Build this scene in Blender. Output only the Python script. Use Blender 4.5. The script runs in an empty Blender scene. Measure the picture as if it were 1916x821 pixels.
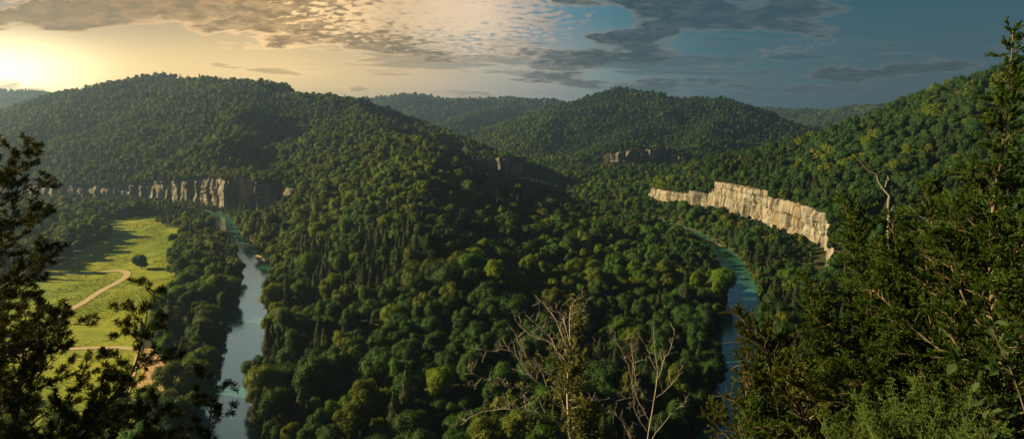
import bpy, math, random
import numpy as np
from mathutils import Vector, Matrix
from mathutils.bvhtree import BVHTree

rng = np.random.default_rng(11)
random.seed(5)
scene = bpy.context.scene
C = scene.collection
F, HY, CX, CYY = 1250.0, 205.0, 958.0, 410.5
PITCH = math.atan((CYY - HY) / F)


def at(px, py, Y):
    """the world point seen at photo pixel (px, py) at forward distance Y"""
    u = (px - CX) / F
    v = (CYY - py) / F
    d = np.array((u, math.cos(PITCH) + v * math.sin(PITCH), -math.sin(PITCH) + v * math.cos(PITCH)))
    return d * Y / d[1]


def proj(P):
    """world points -> photo pixels"""
    P = np.atleast_2d(P)
    f = P[:, 1] * math.cos(PITCH) - P[:, 2] * math.sin(PITCH)
    up = P[:, 1] * math.sin(PITCH) + P[:, 2] * math.cos(PITCH)
    f = np.where(f < .1, .1, f)
    return CX + F * P[:, 0] / f, CYY - F * up / f, f


# ------------------------------------------------------------------ noise
def _hash(ix, iy, seed):
    n = (ix.astype(np.int64) * 374761393 + iy.astype(np.int64) * 668265263 + seed * 1274126177) & 0xffffffff
    n = ((n ^ (n >> 13)) * 1274126177) & 0xffffffff
    n = n ^ (n >> 16)
    return (n & 0xffffff) / float(0xffffff)


def vn(x, y, seed=0):
    x = np.asarray(x, float); y = np.asarray(y, float)
    ix = np.floor(x); iy = np.floor(y)
    fx = x - ix; fy = y - iy
    fx = fx * fx * fx * (fx * (fx * 6 - 15) + 10); fy = fy * fy * fy * (fy * (fy * 6 - 15) + 10)
    a = _hash(ix, iy, seed); b = _hash(ix + 1, iy, seed)
    c = _hash(ix, iy + 1, seed); d = _hash(ix + 1, iy + 1, seed)
    return (a + (b - a) * fx) * (1 - fy) + (c + (d - c) * fx) * fy


def fbm(x, y, seed=0, o=4):
    s = 0; a = 1; t = 0
    for i in range(o):
        s = s + a * vn(x * 2 ** i, y * 2 ** i, seed + i * 7); t += a; a *= .5
    return s / t


def sst(a, b, x):
    t = np.clip((x - a) / (b - a), 0, 1)
    return t * t * (3 - 2 * t)


# ------------------------------------------------------------------ terrain
FLOOR = -117.0


def rpx(lst, slope):
    out = []
    for px, py, D in lst:
        p = at(px, py, D)
        out.append((p[0], p[1], p[2] - (11 if D < 2600 else 16), slope))
    return out


RIDGES = [
    # the bluff under the viewer and the hill it grows into on the right
    [(-900, -400, 30, .7), (-500, -170, 15, .8), (-250, -60, 0, .9), (-60, -14, -2, .95), (0, -4, -1.8, .95), (80, -6, -3, .95),
     (250, 60, 5, .85), (420, 230, 30, .7), (540, 430, 38, .55), (545, 600, 46, .5), (532, 720, 32, .42)],
    [(532, 720, 32, .42), (452, 850, -20, .36), (400, 910, -50, .34), (345, 960, -70, .34), (255, 1020, -94, .34), (150, 1100, -105, .4)],
    [(545, 600, 46, .5), (900, 900, 90, .4), (1300, 1300, 100, .3)],
    # the long mountain on the left
    rpx([(-500, 330, 2100), (-80, 262, 1900), (0, 226, 1800), (90, 184, 1720), (200, 158, 1620), (300, 140, 1550), (370, 152, 1480),
         (500, 154, 1350), (600, 170, 1250), (700, 210, 1150), (800, 247, 1080), (900, 280, 1050), (980, 307, 1050), (1040, 325, 1060)], .36),
    rpx([(510, 166, 1330), (462, 205, 1090), (420, 255, 930), (405, 305, 850)], .55),
    rpx([(180, 170, 1620), (190, 230, 1300), (205, 300, 1020)], .5),
    rpx([(40, 212, 1760), (20, 270, 1300), (40, 330, 1050)], .45),
    rpx([(300, 145, 1550), (300, 220, 1250), (285, 280, 980)], .5),
    # the spur between the two arms of the river
    [(-240, 1120, -22, .35), (-190, 980, -30, .38), (-145, 820, -45, .42), (-105, 680, -62, .42), (-75, 520, -84, .42),
     (-40, 380, -98, .42), (-15, 290, -108, .4)],
    rpx([(680, 225, 1100), (760, 300, 900), (900, 375, 680), (960, 420, 540)], .33),
    # middle mountain on the right
    rpx([(890, 285, 2050), (930, 262, 2050), (1000, 226, 2100), (1080, 187, 2150), (1160, 167, 2200), (1230, 176, 2150), (1330, 184, 2100),
         (1400, 206, 2050), (1460, 230, 2000), (1530, 262, 1950), (1640, 300, 1900)], .33),
    rpx([(1180, 185, 2150), (1200, 235, 1850), (1140, 270, 1600), (1095, 300, 1450)], .42),
    rpx([(1060, 200, 2120), (1000, 250, 1800), (985, 290, 1550)], .42),
    rpx([(1350, 188, 2080), (1330, 240, 1750), (1300, 285, 1450)], .42),
    # far hills
    rpx([(560, 200, 3700), (680, 181, 3600), (770, 174, 3600), (800, 180, 3600), (850, 185, 3600), (950, 183, 3600), (1040, 187, 3500),
         (1120, 215, 3400), (1250, 240, 3200)], .30),
    rpx([(960, 186, 3600), (880, 215, 3000), (800, 250, 2500)], .36),
    rpx([(1300, 225, 4600), (1400, 209, 4500), (1450, 211, 4500), (1540, 208, 4500), (1600, 199, 4300), (1650, 196, 4200), (1760, 190, 4200),
         (2100, 180, 4200)], .25),
    rpx([(1450, 240, 3200), (1560, 232, 3100), (1700, 225, 3000)], .3),
    rpx([(-600, 150, 3300), (-200, 150, 3200), (0, 170, 3100), (60, 170, 3100), (90, 178, 3050), (160, 205, 3000), (400, 215, 3200)], .26),
    rpx([(-200, 240, 2300), (0, 248, 2300), (80, 260, 2250)], .3),
    # a low rim of country behind everything, all round
    [(5200 * math.sin(a), 5200 * math.cos(a), -10 + 22 * math.sin(a * 5 + 1), .2) for a in np.linspace(0, 2 * math.pi, 37)],
]

RIVER = np.array([(-1500, 1150), (-1100, 1040), (-900, 985), (-700, 925), (-560, 872), (-450, 822), (-385, 785), (-338, 750), (-311, 710),
                  (-272, 630), (-231, 558), (-199, 505), (-176, 447), (-150, 364), (-127, 300), (-112, 245), (-88, 205), (-35, 178),
                  (40, 185), (84, 235), (105, 300), (122, 346), (146, 407), (167, 494), (176, 575), (170, 650), (140, 740), (100, 830),
                  (70, 950), (60, 1100), (40, 1250), (-60, 1500), (-200, 1800), (-260, 2300)], float)


def smooth_line(P, n=6):
    P = np.asarray(P, float); out = []
    for i in range(len(P) - 1):
        p0 = P[max(i - 1, 0)]; p1 = P[i]; p2 = P[i + 1]; p3 = P[min(i + 2, len(P) - 1)]
        for k in range(n):
            t = k / n
            out.append(.5 * ((2 * p1) + (-p0 + p2) * t + (2 * p0 - 5 * p1 + 4 * p2 - p3) * t * t + (-p0 + 3 * p1 - 3 * p2 + p3) * t ** 3))
    out.append(P[-1])
    return np.array(out)


RIVS = smooth_line(RIVER, 4)
RW = 9.5


def line_dist(x, y, L):
    """distance to a polyline, signed side (left of travel positive), and parameter"""
    best = np.full(x.shape, 1e9); sgn = np.zeros(x.shape); par = np.zeros(x.shape)
    for i in range(len(L) - 1):
        a = L[i]; b = L[i + 1]; d = b - a; l2 = d @ d
        t = np.clip(((x - a[0]) * d[0] + (y - a[1]) * d[1]) / l2, 0, 1)
        qx = x - a[0] - t * d[0]; qy = y - a[1] - t * d[1]
        dd = np.hypot(qx, qy); m = dd < best
        best = np.where(m, dd, best); par = np.where(m, i + t, par)
        cr = (d[0] * qy - d[1] * qx) / math.sqrt(l2)
        sgn = np.where(m, cr, sgn)
    return best, sgn, par


# cliffs: (x, y, z_top, z_base), the rock faces the right-hand side of travel
CLIFFS = {
    'a': np.array([(-800, 960, -108, -117), (-626, 905, -104, -117), (-524, 872, -98, -117), (-447, 852, -91, -117), (-385, 830, -85, -117),
                   (-358, 812, -83, -117), (-338, 778, -82, -117), (-306, 784, -81, -116), (-292, 752, -82, -116), (-262, 758, -84, -114), (-246, 732, -88, -110)], float),
    'c': np.array([(176, 850, -99, -112), (184, 815, -98, -114), (204, 775, -97, -114), (222, 748, -93, -113), (225, 742, -79, -113), (240, 680, -78, -110), (250, 640, -80, -110),
                   (240, 618, -82, -110), (249, 590, -82, -109), (245, 548, -80, -106), (241, 508, -81, -104), (233, 482, -86, -104), (220, 455, -97, -106)], float),
    'b': np.array([(200, 1405, -92, -112), (250, 1395, -84, -114), (300, 1392, -86, -113), (360, 1385, -96, -113)], float),
    'd': np.array([(-100, 1010, -79, -92), (-55, 990, -74, -96), (-10, 985, -74, -98), (20, 1000, -80, -94)], float),
}
# 'a','b','d' run left to right with the face towards the viewer (right-hand side); 'c' runs far to near, its face (towards -x) is on the right as well


def terrain(x, y):
    x = np.asarray(x, float); y = np.asarray(y, float)
    r = np.hypot(x, y)
    wx = x + 26 * (fbm(x / 160, y / 160, 91, 3) - .5) * sst(120, 400, r)
    wy = y + 26 * (fbm(x / 160, y / 160, 92, 3) - .5) * sst(120, 400, r)
    K = 5.0
    acc = np.full(x.shape, math.exp(0.0))  # exp((h-FLOOR)/K) summed
    hh = np.full(x.shape, FLOOR)
    for R in RIDGES:
        R = np.array(R)
        best = np.full(x.shape, -1e9)
        for i in range(len(R) - 1):
            a = R[i]; b = R[i + 1]; d = b[:2] - a[:2]; l2 = d @ d
            t = np.clip(((wx - a[0]) * d[0] + (wy - a[1]) * d[1]) / l2, 0, 1)
            dist = np.hypot(wx - a[0] - t * d[0], wy - a[1] - t * d[1])
            z = a[2] + (b[2] - a[2]) * t; s = a[3] + (b[3] - a[3]) * t
            w = 22.0 if R[0][1] > 0 else 6.0
            best = np.maximum(best, z - s * (np.sqrt(dist * dist + w * w) - w))
        m = np.maximum(hh, best); n = np.minimum(hh, best)
        hh = m + K * np.log1p(np.exp(np.clip((n - m) / K, -40, 0))) * sst(60, 200, r)
    up = sst(6, 60, hh - FLOOR) * sst(60, 300, r)
    gul = 1 - np.abs(2 * fbm(x / 190, y / 190, 5, 4) - 1) * 2
    hh = hh + up * (gul - .55) * np.clip(r / 90, 3, 15)
    hh = hh + sst(60, 300, r) * (fbm(x / 60, y / 60, 8, 3) - .5) * 1.6 * (.35 + up * 3)
    # valley floor stays a little above the water
    for key, L in CLIFFS.items():
        d, s, p = line_dist(x, y, L[:, :2])
        over = np.sqrt(np.maximum(d * d - s * s, 0))
        e = 1 - sst(0, 28, over)
        idx = np.clip(p.astype(int), 0, len(L) - 2); fr = p - idx
        zt = L[idx, 2] + (L[idx + 1, 2] - L[idx, 2]) * fr
        zb = L[idx, 3] + (L[idx + 1, 3] - L[idx, 3]) * fr
        s2 = s - 5
        wt = e * (1 - sst(18, 70, s2)) * (s2 > 0)
        top = np.maximum(zt + .0 * s2, np.minimum(hh, zt + .55 * np.maximum(s2, 0)))
        hh = hh + (top - hh) * wt
        wb = e * (1 - sst(20, 75, -s2)) * (s2 <= 0)
        hh = hh + (np.minimum(hh, np.maximum(zb + .12 * s2, FLOOR)) - hh) * wb
    d, s, p = line_dist(x, y, RIVS)
    t = sst(RW - 3.5, RW + 2.5 + 3 * vn(x / 30, y / 30, 3), d)
    bank = np.maximum(np.minimum(hh, FLOOR + .75 * (d - RW - 2)), FLOOR - .3)
    w = sst(RW + 20, RW + 70, d)
    hh = np.where(d < RW + 70, hh * w + np.minimum(hh, bank) * (1 - w), hh)
    return np.where(t < 1, -121.5 * (1 - t) + hh * t, hh)


def terr1(x, y):
    return float(terrain(np.array([x]), np.array([y]))[0])


# ------------------------------------------------------------------ mesh helpers
def mesh_from(name, V, faces4=None, faces3=None, uv=None):
    me = bpy.data.meshes.new(name)
    V = np.asarray(V, np.float32)
    me.vertices.add(len(V)); me.vertices.foreach_set('co', V.ravel())
    f4 = np.zeros((0, 4), np.int32) if faces4 is None else np.asarray(faces4, np.int32)
    f3 = np.zeros((0, 3), np.int32) if faces3 is None else np.asarray(faces3, np.int32)
    li = np.concatenate([f4.ravel(), f3.ravel()])
    me.loops.add(len(li)); me.loops.foreach_set('vertex_index', li)
    n4, n3 = len(f4), len(f3)
    me.polygons.add(n4 + n3)
    st = np.concatenate([np.arange(n4) * 4, n4 * 4 + np.arange(n3) * 3]).astype(np.int32)
    me.polygons.foreach_set('loop_start', st)
    try:
        me.polygons.foreach_set('loop_total', np.concatenate([np.full(n4, 4), np.full(n3, 3)]).astype(np.int32))
    except Exception:
        pass
    me.update(calc_edges=True)
    return me


def smooth(me, on=True):
    me.polygons.foreach_set('use_smooth', np.full(len(me.polygons), on))
    me.update()


def link(name, me, mat=None, parent=None, **props):
    o = bpy.data.objects.new(name, me)
    C.objects.link(o)
    if mat is not None and len(me.materials) == 0:
        me.materials.append(mat)
    if parent is not None:
        o.parent = parent
    for k, v in props.items():
        o[k] = v
    return o


def empty(name, loc, label, cat, group=None):
    o = bpy.data.objects.new(name, None); C.objects.link(o)
    o.location = loc; o['label'] = label; o['category'] = cat
    if group: o['group'] = group
    return o


class NT:
    """small helper for node trees"""
    def __init__(s, tree): s.t = tree; s.n = tree.nodes; s.l = tree.links

    def add(s, typ, **kw):
        n = s.n.new(typ)
        ins = kw.pop('ins', {})
        for k, v in kw.items(): setattr(n, k, v)
        for k, v in ins.items(): s.put(n.inputs[k], v)
        return n

    def put(s, sock, v):
        if isinstance(v, bpy.types.NodeSocket): s.l.new(v, sock)
        elif isinstance(v, (tuple, list)) and len(v) == 3 and len(getattr(sock, 'default_value', (0,) * 3)) == 4: sock.default_value = (*v, 1)
        else: sock.default_value = v

    def math(s, op, a, b=None, c=None, clamp=False):
        n = s.n.new('ShaderNodeMath'); n.operation = op; n.use_clamp = clamp
        s.put(n.inputs[0], a)
        if b is not None: s.put(n.inputs[1], b)
        if c is not None: s.put(n.inputs[2], c)
        return n.outputs[0]

    def mix(s, f, a, b, mode='MIX'):
        n = s.n.new('ShaderNodeMix'); n.data_type = 'RGBA'; n.blend_type = mode; n.clamp_factor = True
        s.put(n.inputs[0], f); s.put(n.inputs[6], a); s.put(n.inputs[7], b)
        return n.outputs[2]

    def ramp(s, f, stops, interp='LINEAR'):
        n = s.n.new('ShaderNodeValToRGB'); n.color_ramp.interpolation = interp
        e = n.color_ramp.elements
        while len(e) < len(stops): e.new(.5)
        for i, (p, c) in enumerate(stops):
            e[i].position = p; e[i].color = (c, c, c, 1) if isinstance(c, (int, float)) else (*c, 1)
        s.put(n.inputs[0], f)
        return n.outputs[0]

    def noise(s, vec, scale, detail=4, rough=.5, dist=0.0, out=0):
        n = s.n.new('ShaderNodeTexNoise'); n.inputs['Scale'].default_value = scale
        n.inputs['Detail'].default_value = detail; n.inputs['Roughness'].default_value = rough
        n.inputs['Distortion'].default_value = dist
        if vec is not None: s.put(n.inputs['Vector'], vec)
        return n.outputs[out]

    def mapping(s, vec, scale=(1, 1, 1), rot=(0, 0, 0), loc=(0, 0, 0)):
        n = s.n.new('ShaderNodeMapping'); s.put(n.inputs[0], vec)
        n.inputs['Scale'].default_value = scale; n.inputs['Rotation'].default_value = rot; n.inputs['Location'].default_value = loc
        return n.outputs[0]


def new_mat(name):
    m = bpy.data.materials.new(name); m.use_nodes = True
    t = NT(m.node_tree); b = t.n['Principled BSDF']; out = t.n['Material Output']
    b.inputs['Roughness'].default_value = .9
    b.inputs['Specular IOR Level'].default_value = .15
    return m, t, b, out


def leaf_mat(name, ca, cb, trans=.3, spec=.15, tint=(1.25, 1.2, .35)):
    """foliage: leaf colour differs from tree to tree and leaf to leaf; some light passes through the leaves"""
    m, t, b, out = new_mat(name)
    oi = t.add('ShaderNodeObjectInfo'); geo = t.add('ShaderNodeNewGeometry')
    r = t.math('MULTIPLY_ADD', oi.outputs['Random'], .65, 0.0)
    r2 = t.math('MULTIPLY_ADD', geo.outputs['Random Per Island'], .35, r)
    col = t.mix(r2, ca, cb)
    hs = t.add('ShaderNodeHueSaturation', ins={'Color': col})
    patch = t.noise(oi.outputs['Location'], .012, 2)
    t.put(hs.inputs['Value'], t.math('MULTIPLY_ADD', patch, 1.3, .38))
    t.put(hs.inputs['Hue'], t.math('MULTIPLY_ADD', oi.outputs['Random'], .025, .488))
    c = hs.outputs[0]
    t.put(b.inputs['Base Color'], c)
    b.inputs['Roughness'].default_value = .7; b.inputs['Specular IOR Level'].default_value = spec
    tr = t.add('ShaderNodeBsdfTranslucent')
    t.put(tr.inputs['Color'], t.mix(1.0, c, tint, 'MULTIPLY'))
    mx = t.add('ShaderNodeMixShader', ins={0: trans, 1: b.outputs[0], 2: tr.outputs[0]})
    t.l.new(mx.outputs[0], out.inputs['Surface'])
    return m


def bark_mat(name, ca, cb, scale=8):
    m, t, b, out = new_mat(name)
    tc = t.add('ShaderNodeTexCoord')
    v = t.mapping(tc.outputs['Object'], (scale, scale, scale * .3))
    n = t.noise(v, 1.0, 5, .65)
    t.put(b.inputs['Base Color'], t.mix(t.ramp(n, [(.35, 0.0), (.65, 1.0)]), ca, cb))
    bp = t.add('ShaderNodeBump', ins={'Strength': .5, 'Distance': .01, 'Height': n}); t.l.new(bp.outputs[0], b.inputs['Normal'])
    return m


M = {}
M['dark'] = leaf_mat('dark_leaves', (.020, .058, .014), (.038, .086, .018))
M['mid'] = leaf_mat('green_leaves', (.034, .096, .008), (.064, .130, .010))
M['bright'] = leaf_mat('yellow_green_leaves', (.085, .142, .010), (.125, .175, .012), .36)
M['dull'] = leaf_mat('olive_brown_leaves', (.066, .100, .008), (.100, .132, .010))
M['needle'] = leaf_mat('conifer_needles', (.022, .040, .016), (.040, .062, .018), .2)
M['trunk'] = bark_mat('forest_bark', (.06, .045, .03), (.16, .13, .10), 2)
M['bark'] = bark_mat('cedar_bark', (.07, .05, .035), (.20, .155, .11), 20)
M['dead'] = bark_mat('bleached_deadwood', (.22, .20, .17), (.42, .39, .33), 30)
M['snag'] = bark_mat('grey_snag_wood', (.13, .12, .10), (.27, .25, .21), 30)
M['pine'] = leaf_mat('shaded_pine_needles', (.030, .040, .010), (.055, .060, .015), .25)
M['cedar'] = leaf_mat('cedar_foliage', (.026, .062, .010), (.060, .100, .016), .30)
M['cedar_brown'] = leaf_mat('rusty_cedar_foliage', (.044, .062, .012), (.082, .092, .020), .30)
M['juniper'] = leaf_mat('fresh_juniper_foliage', (.060, .125, .022), (.105, .175, .040), .30)
M['leaf'] = leaf_mat('small_tree_leaves', (.07, .095, .022), (.15, .17, .045), .35, .3)
M['broad'] = leaf_mat('broad_sapling_leaves', (.022, .055, .014), (.035, .075, .02), .35, .3)


def ground_material():
    m, t, b, out = new_mat('forest_floor')
    geo = t.add('ShaderNodeNewGeometry'); P = geo.outputs['Position']
    n = t.noise(P, .08, 6, .6)
    n2 = t.noise(P, 1.2, 4, .6)
    c = t.mix(n, (.020, .028, .010), (.046, .046, .018))
    c = t.mix(t.ramp(n2, [(.4, 0.0), (.7, 1.0)]), c, (.025, .045, .012))
    # bare tan rock and soil where the slope is steep
    sep = t.add('ShaderNodeSeparateXYZ', ins={0: geo.outputs['True Normal']})
    st = t.math('ADD', sep.outputs[2], t.math('MULTIPLY', n, .16))
    c = t.mix(t.ramp(st, [(.50, 1.0), (.60, 0.0)]), c, (.16, .13, .085))
    t.put(b.inputs['Base Color'], c)
    bp = t.add('ShaderNodeBump', ins={'Strength': .6, 'Distance': .6, 'Height': n2}); t.l.new(bp.outputs[0], b.inputs['Normal'])
    return m


def meadow_material():
    m, t, b, out = new_mat('meadow_grass')
    geo = t.add('ShaderNodeNewGeometry'); P = geo.outputs['Position']
    big = t.noise(P, .012, 4, .6, .4)
    mid = t.noise(t.mapping(P, (.06, .14, .1), (0, 0, .4)), 1.0, 5, .65)
    fine = t.noise(P, .9, 5, .7)
    c = t.mix(t.ramp(big, [(.35, 0.0), (.65, 1.0)]), (.140, .250, .010), (.290, .340, .014))
    c = t.mix(t.ramp(mid, [(.42, 0.0), (.70, .75)]), c, (.075, .125, .016))
    c = t.mix(t.ramp(fine, [(.35, .0), (.75, .55)]), c, (.33, .33, .04))
    t.put(b.inputs['Base Color'], c)
    h = t.math('ADD', fine, t.math('MULTIPLY', mid, 3.0))
    bp = t.add('ShaderNodeBump', ins={'Strength': 1.0, 'Distance': .9, 'Height': h}); t.l.new(bp.outputs[0], b.inputs['Normal'])
    return m


def dirt_material(name, ca, cb, sc=.6):
    m, t, b, out = new_mat(name)
    geo = t.add('ShaderNodeNewGeometry'); P = geo.outputs['Position']
    n = t.noise(P, sc, 5, .6); n2 = t.noise(P, sc * 6, 4, .6)
    c = t.mix(t.ramp(n, [(.3, 0.0), (.7, 1.0)]), ca, cb)
    c = t.mix(t.ramp(n2, [(.5, 0.0), (.8, .5)]), c, tuple(k * .55 for k in ca))
    t.put(b.inputs['Base Color'], c)
    bp = t.add('ShaderNodeBump', ins={'Strength': .8, 'Distance': .25, 'Height': n2}); t.l.new(bp.outputs[0], b.inputs['Normal'])
    return m


def rock_material():
    m, t, b, out = new_mat('limestone')
    geo = t.add('ShaderNodeNewGeometry'); P = geo.outputs['Position']
    big = t.noise(P, .05, 3, .5)
    streak = t.noise(t.mapping(P, (.16, .16, .012)), 1.0, 5, .62, .6)
    streak2 = t.noise(t.mapping(P, (.07, .07, .010), loc=(7, 3, 1)), 1.0, 4, .6, .5)
    bed = t.noise(t.mapping(P, (.012, .012, .42)), 1.0, 4, .6, .3)
    fine = t.noise(P, .6, 5, .65)
    c = t.mix(t.ramp(big, [(.35, 0.0), (.65, 1.0)]), (.23, .235, .225), (.30, .285, .245))
    c = t.mix(t.ramp(bed, [(.45, 0.0), (.60, .5)]), c, (.20, .165, .115))
    c = t.mix(t.ramp(streak2, [(.57, 0.0), (.65, .6)]), c, (.21, .135, .065))      # rusty stains
    wide = t.noise(t.mapping(P, (.05, .05, .007), loc=(1, 9, 4)), 1.0, 4, .6, .4)
    c = t.mix(t.ramp(wide, [(.53, 0.0), (.62, .6)]), c, (.105, .108, .105))
    c = t.mix(t.ramp(streak, [(.485, 0.0), (.565, .85)]), c, (.035, .036, .034))     # black lichen and water streaks
    c = t.mix(t.ramp(fine, [(.55, 0.0), (.8, .5)]), c, (.12, .11, .09))
    t.put(b.inputs['Base Color'], c)
    h = t.math('ADD', t.math('MULTIPLY', streak, 1.5), t.math('ADD', fine, bed))
    bp = t.add('ShaderNodeBump', ins={'Strength': .9, 'Distance': 1.2, 'Height': h}); t.l.new(bp.outputs[0], b.inputs['Normal'])
    return m


def water_material():
    m, t, b, out = new_mat('river_water')
    geo = t.add('ShaderNodeNewGeometry'); P = geo.outputs['Position']
    n = t.noise(P, .022, 3, .5)
    c = t.mix(t.ramp(n, [(.38, 0.0), (.66, 1.0)]), (.025, .125, .115), (.05, .18, .165))
    t.put(b.inputs['Base Color'], c)
    b.inputs['Roughness'].default_value = .07
    b.inputs['Specular IOR Level'].default_value = .5
    b.inputs['IOR'].default_value = 1.75
    w = t.noise(t.mapping(P, (.5, .5, .5)), 1.0, 4, .6, .5)
    bp = t.add('ShaderNodeBump', ins={'Strength': .22, 'Distance': .25, 'Height': w}); t.l.new(bp.outputs[0], b.inputs['Normal'])
    return m


# ------------------------------------------------------------------ ground sheet (polar grid)
az = np.radians(np.concatenate([np.linspace(-180, -52, 60)[:-1], np.linspace(-52, 52, 560), np.linspace(52, 180, 60)[1:-1]]))
rr = np.concatenate([np.geomspace(1.2, 200, 70)[:-1], np.arange(200, 1150, 3.6), np.geomspace(1152, 6000, 130)])
A, Rr = np.meshgrid(az, rr)
GX = Rr * np.sin(A); GY = Rr * np.cos(A)
GZ = terrain(GX, GY)
nr, na = A.shape
V = np.stack([GX, GY, GZ], -1).reshape(-1, 3)
V = np.concatenate([V, [[0, 0, terr1(0, 0)]]])
i = np.arange(nr - 1)[:, None] * na; j = np.arange(na)[None, :]; j2 = (j + 1) % na
quads = np.stack([i + j, i + j2, i + na + j2, i + na + j], -1).reshape(-1, 4)
jj = np.arange(na)
tris = np.stack([np.full(na, len(V) - 1), (jj + 1) % na, jj], -1)
gm = mesh_from('ground', V, quads[:, ::-1], tris[:, ::-1]); smooth(gm)
ground = link('ground', gm, ground_material(), kind='structure', label='wooded valley ground with mountain ridges rising on every side')


def to_bvh():
    vv = [tuple(p) for p in V]
    return BVHTree.FromPolygons(vv, [tuple(q) for q in quads])


# ------------------------------------------------------------------ river
def ribbon(name, L, halfw, z_of, mat, cross=3, **props):
    L = np.asarray(L, float)
    d = np.gradient(L, axis=0); d /= np.linalg.norm(d, axis=1)[:, None]
    nrm = np.stack([-d[:, 1], d[:, 0]], -1)
    hw = np.broadcast_to(halfw, len(L))
    rows = []
    for k in np.linspace(-1, 1, cross):
        p = L + nrm * (hw * k)[:, None]
        rows.append(np.concatenate([p, np.asarray(z_of(p[:, 0], p[:, 1]))[:, None] * np.ones((len(L), 1))], 1))
    Vr = np.stack(rows, 1).reshape(-1, 3)
    i = np.arange(len(L) - 1)[:, None] * cross; j = np.arange(cross - 1)[None, :]
    q = np.stack([i + j, i + j + 1, i + cross + j + 1, i + cross + j], -1).reshape(-1, 4)
    me = mesh_from(name, Vr, q[:, ::-1]); smooth(me)
    return link(name, me, mat, **props)


ribbon('river', smooth_line(RIVER, 10), RW + 7, lambda x, y: np.full(x.shape, -118.3), water_material(), 5,
       kind='structure', label='calm teal river looping through the wooded valley')


# ------------------------------------------------------------------ meadow, roads, gravel
def inpoly(x, y, P):
    x = np.asarray(x); y = np.asarray(y); c = np.zeros(x.shape, bool); j = len(P) - 1
    for i in range(len(P)):
        xi, yi = P[i]; xj, yj = P[j]
        c ^= ((yi > y) != (yj > y)) & (x < (xj - xi) * (y - yi) / (yj - yi + 1e-9) + xi)
        j = i
    return c


def flp(px, py, z=FLOOR):
    p = at(px, py, 1.0)
    return (p[0] * z / p[2], z / p[2])


MEADOW = [flp(*q) for q in [(60, 520), (140, 478), (175, 452), (205, 448), (180, 420), (225, 410), (290, 405), (300, 420), (345, 434),
                            (335, 470), (330, 520), (325, 570), (300, 610), (262, 640), (300, 690), (310, 740), (285, 775), (200, 800),
                            (120, 830), (-40, 830), (-120, 700), (-100, 600), (-40, 540)]]
MEADOW = [tuple(p) for p in smooth_line(np.array(MEADOW + MEADOW[:1]), 4)[:-1]]


def drape(name, poly, cell, off, mat, jitter=0.0, **props):
    P = np.array(poly); x0, y0 = P.min(0) - cell; x1, y1 = P.max(0) + cell
    xs = np.arange(x0, x1, cell); ys = np.arange(y0, y1, cell)
    X, Y = np.meshgrid(xs, ys)
    Z = terrain(X, Y) + off
    nx = len(xs)
    i = np.arange(len(ys) - 1)[:, None] * nx; j = np.arange(nx - 1)[None, :]
    q = np.stack([i + j, i + j + 1, i + nx + j + 1, i + nx + j], -1).reshape(-1, 4)
    cx = X.ravel()[q].mean(1); cy = Y.ravel()[q].mean(1)
    n = (fbm(cx / 6, cy / 6, 31, 3) - .5) * jitter; n2 = (fbm(cx / 6, cy / 6, 47, 3) - .5) * jitter
    q = q[inpoly(cx + n, cy + n2, poly)]
    used = np.unique(q); mp = np.full(X.size, -1); mp[used] = np.arange(len(used))
    Vd = np.stack([X.ravel(), Y.ravel(), Z.ravel()], -1)[used]
    me = mesh_from(name, Vd, mp[q]); smooth(me)
    return link(name, me, mat, **props)


drape('meadow', MEADOW, 1.6, .35, meadow_material(), 8, kind='structure', label='bright green hay meadow on the flat beside the left river arm')
dirt = dirt_material('pale_dirt', (.42, .33, .21), (.56, .46, .32))
sand = dirt_material('tan_sand', (.44, .28, .14), (.62, .43, .23), .25)
zof = lambda off: (lambda x, y: terrain(x, y) + off)
road1 = smooth_line(np.array([flp(*q) for q in [(20, 513), (100, 513), (160, 512), (205, 508), (232, 508), (238, 516), (222, 528), (190, 545), (158, 566),
                                                (128, 583), (95, 606), (62, 628), (30, 645)]]), 8)
ribbon('dirt_road', road1, 2.3, zof(.55), dirt, 3, kind='structure', label='pale dirt lane with a hairpin bend in the meadow')
road2 = smooth_line(np.array([flp(*q) for q in [(-20, 668), (60, 662), (120, 655), (180, 652), (225, 652), (258, 657), (272, 664)]]), 8)
ribbon('dirt_track', road2, 1.7, zof(.58), dirt, 3, kind='structure', label='narrow dirt track crossing the near meadow to the sandy lot')
road3 = smooth_line(np.array([flp(*q) for q in [(258, 664), (252, 690), (246, 715), (236, 740)]]), 8)
ribbon('foot_path', road3, .9, zof(.56), dirt, 3, kind='structure', label='thin footpath running down beside the sandy lot')
SAND = [flp(*q) for q in [(262, 656), (285, 655), (300, 675), (309, 700), (308, 725), (300, 748), (278, 762), (254, 760), (252, 735), (262, 705), (266, 680)]]
SAND = [tuple(p) for p in smooth_line(np.array(SAND + SAND[:1]), 5)[:-1]]
drape('sandy_ground', SAND, .8, .66, sand, 2.5, kind='structure', label='tan rutted sandy lot at the end of the dirt track')
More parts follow.
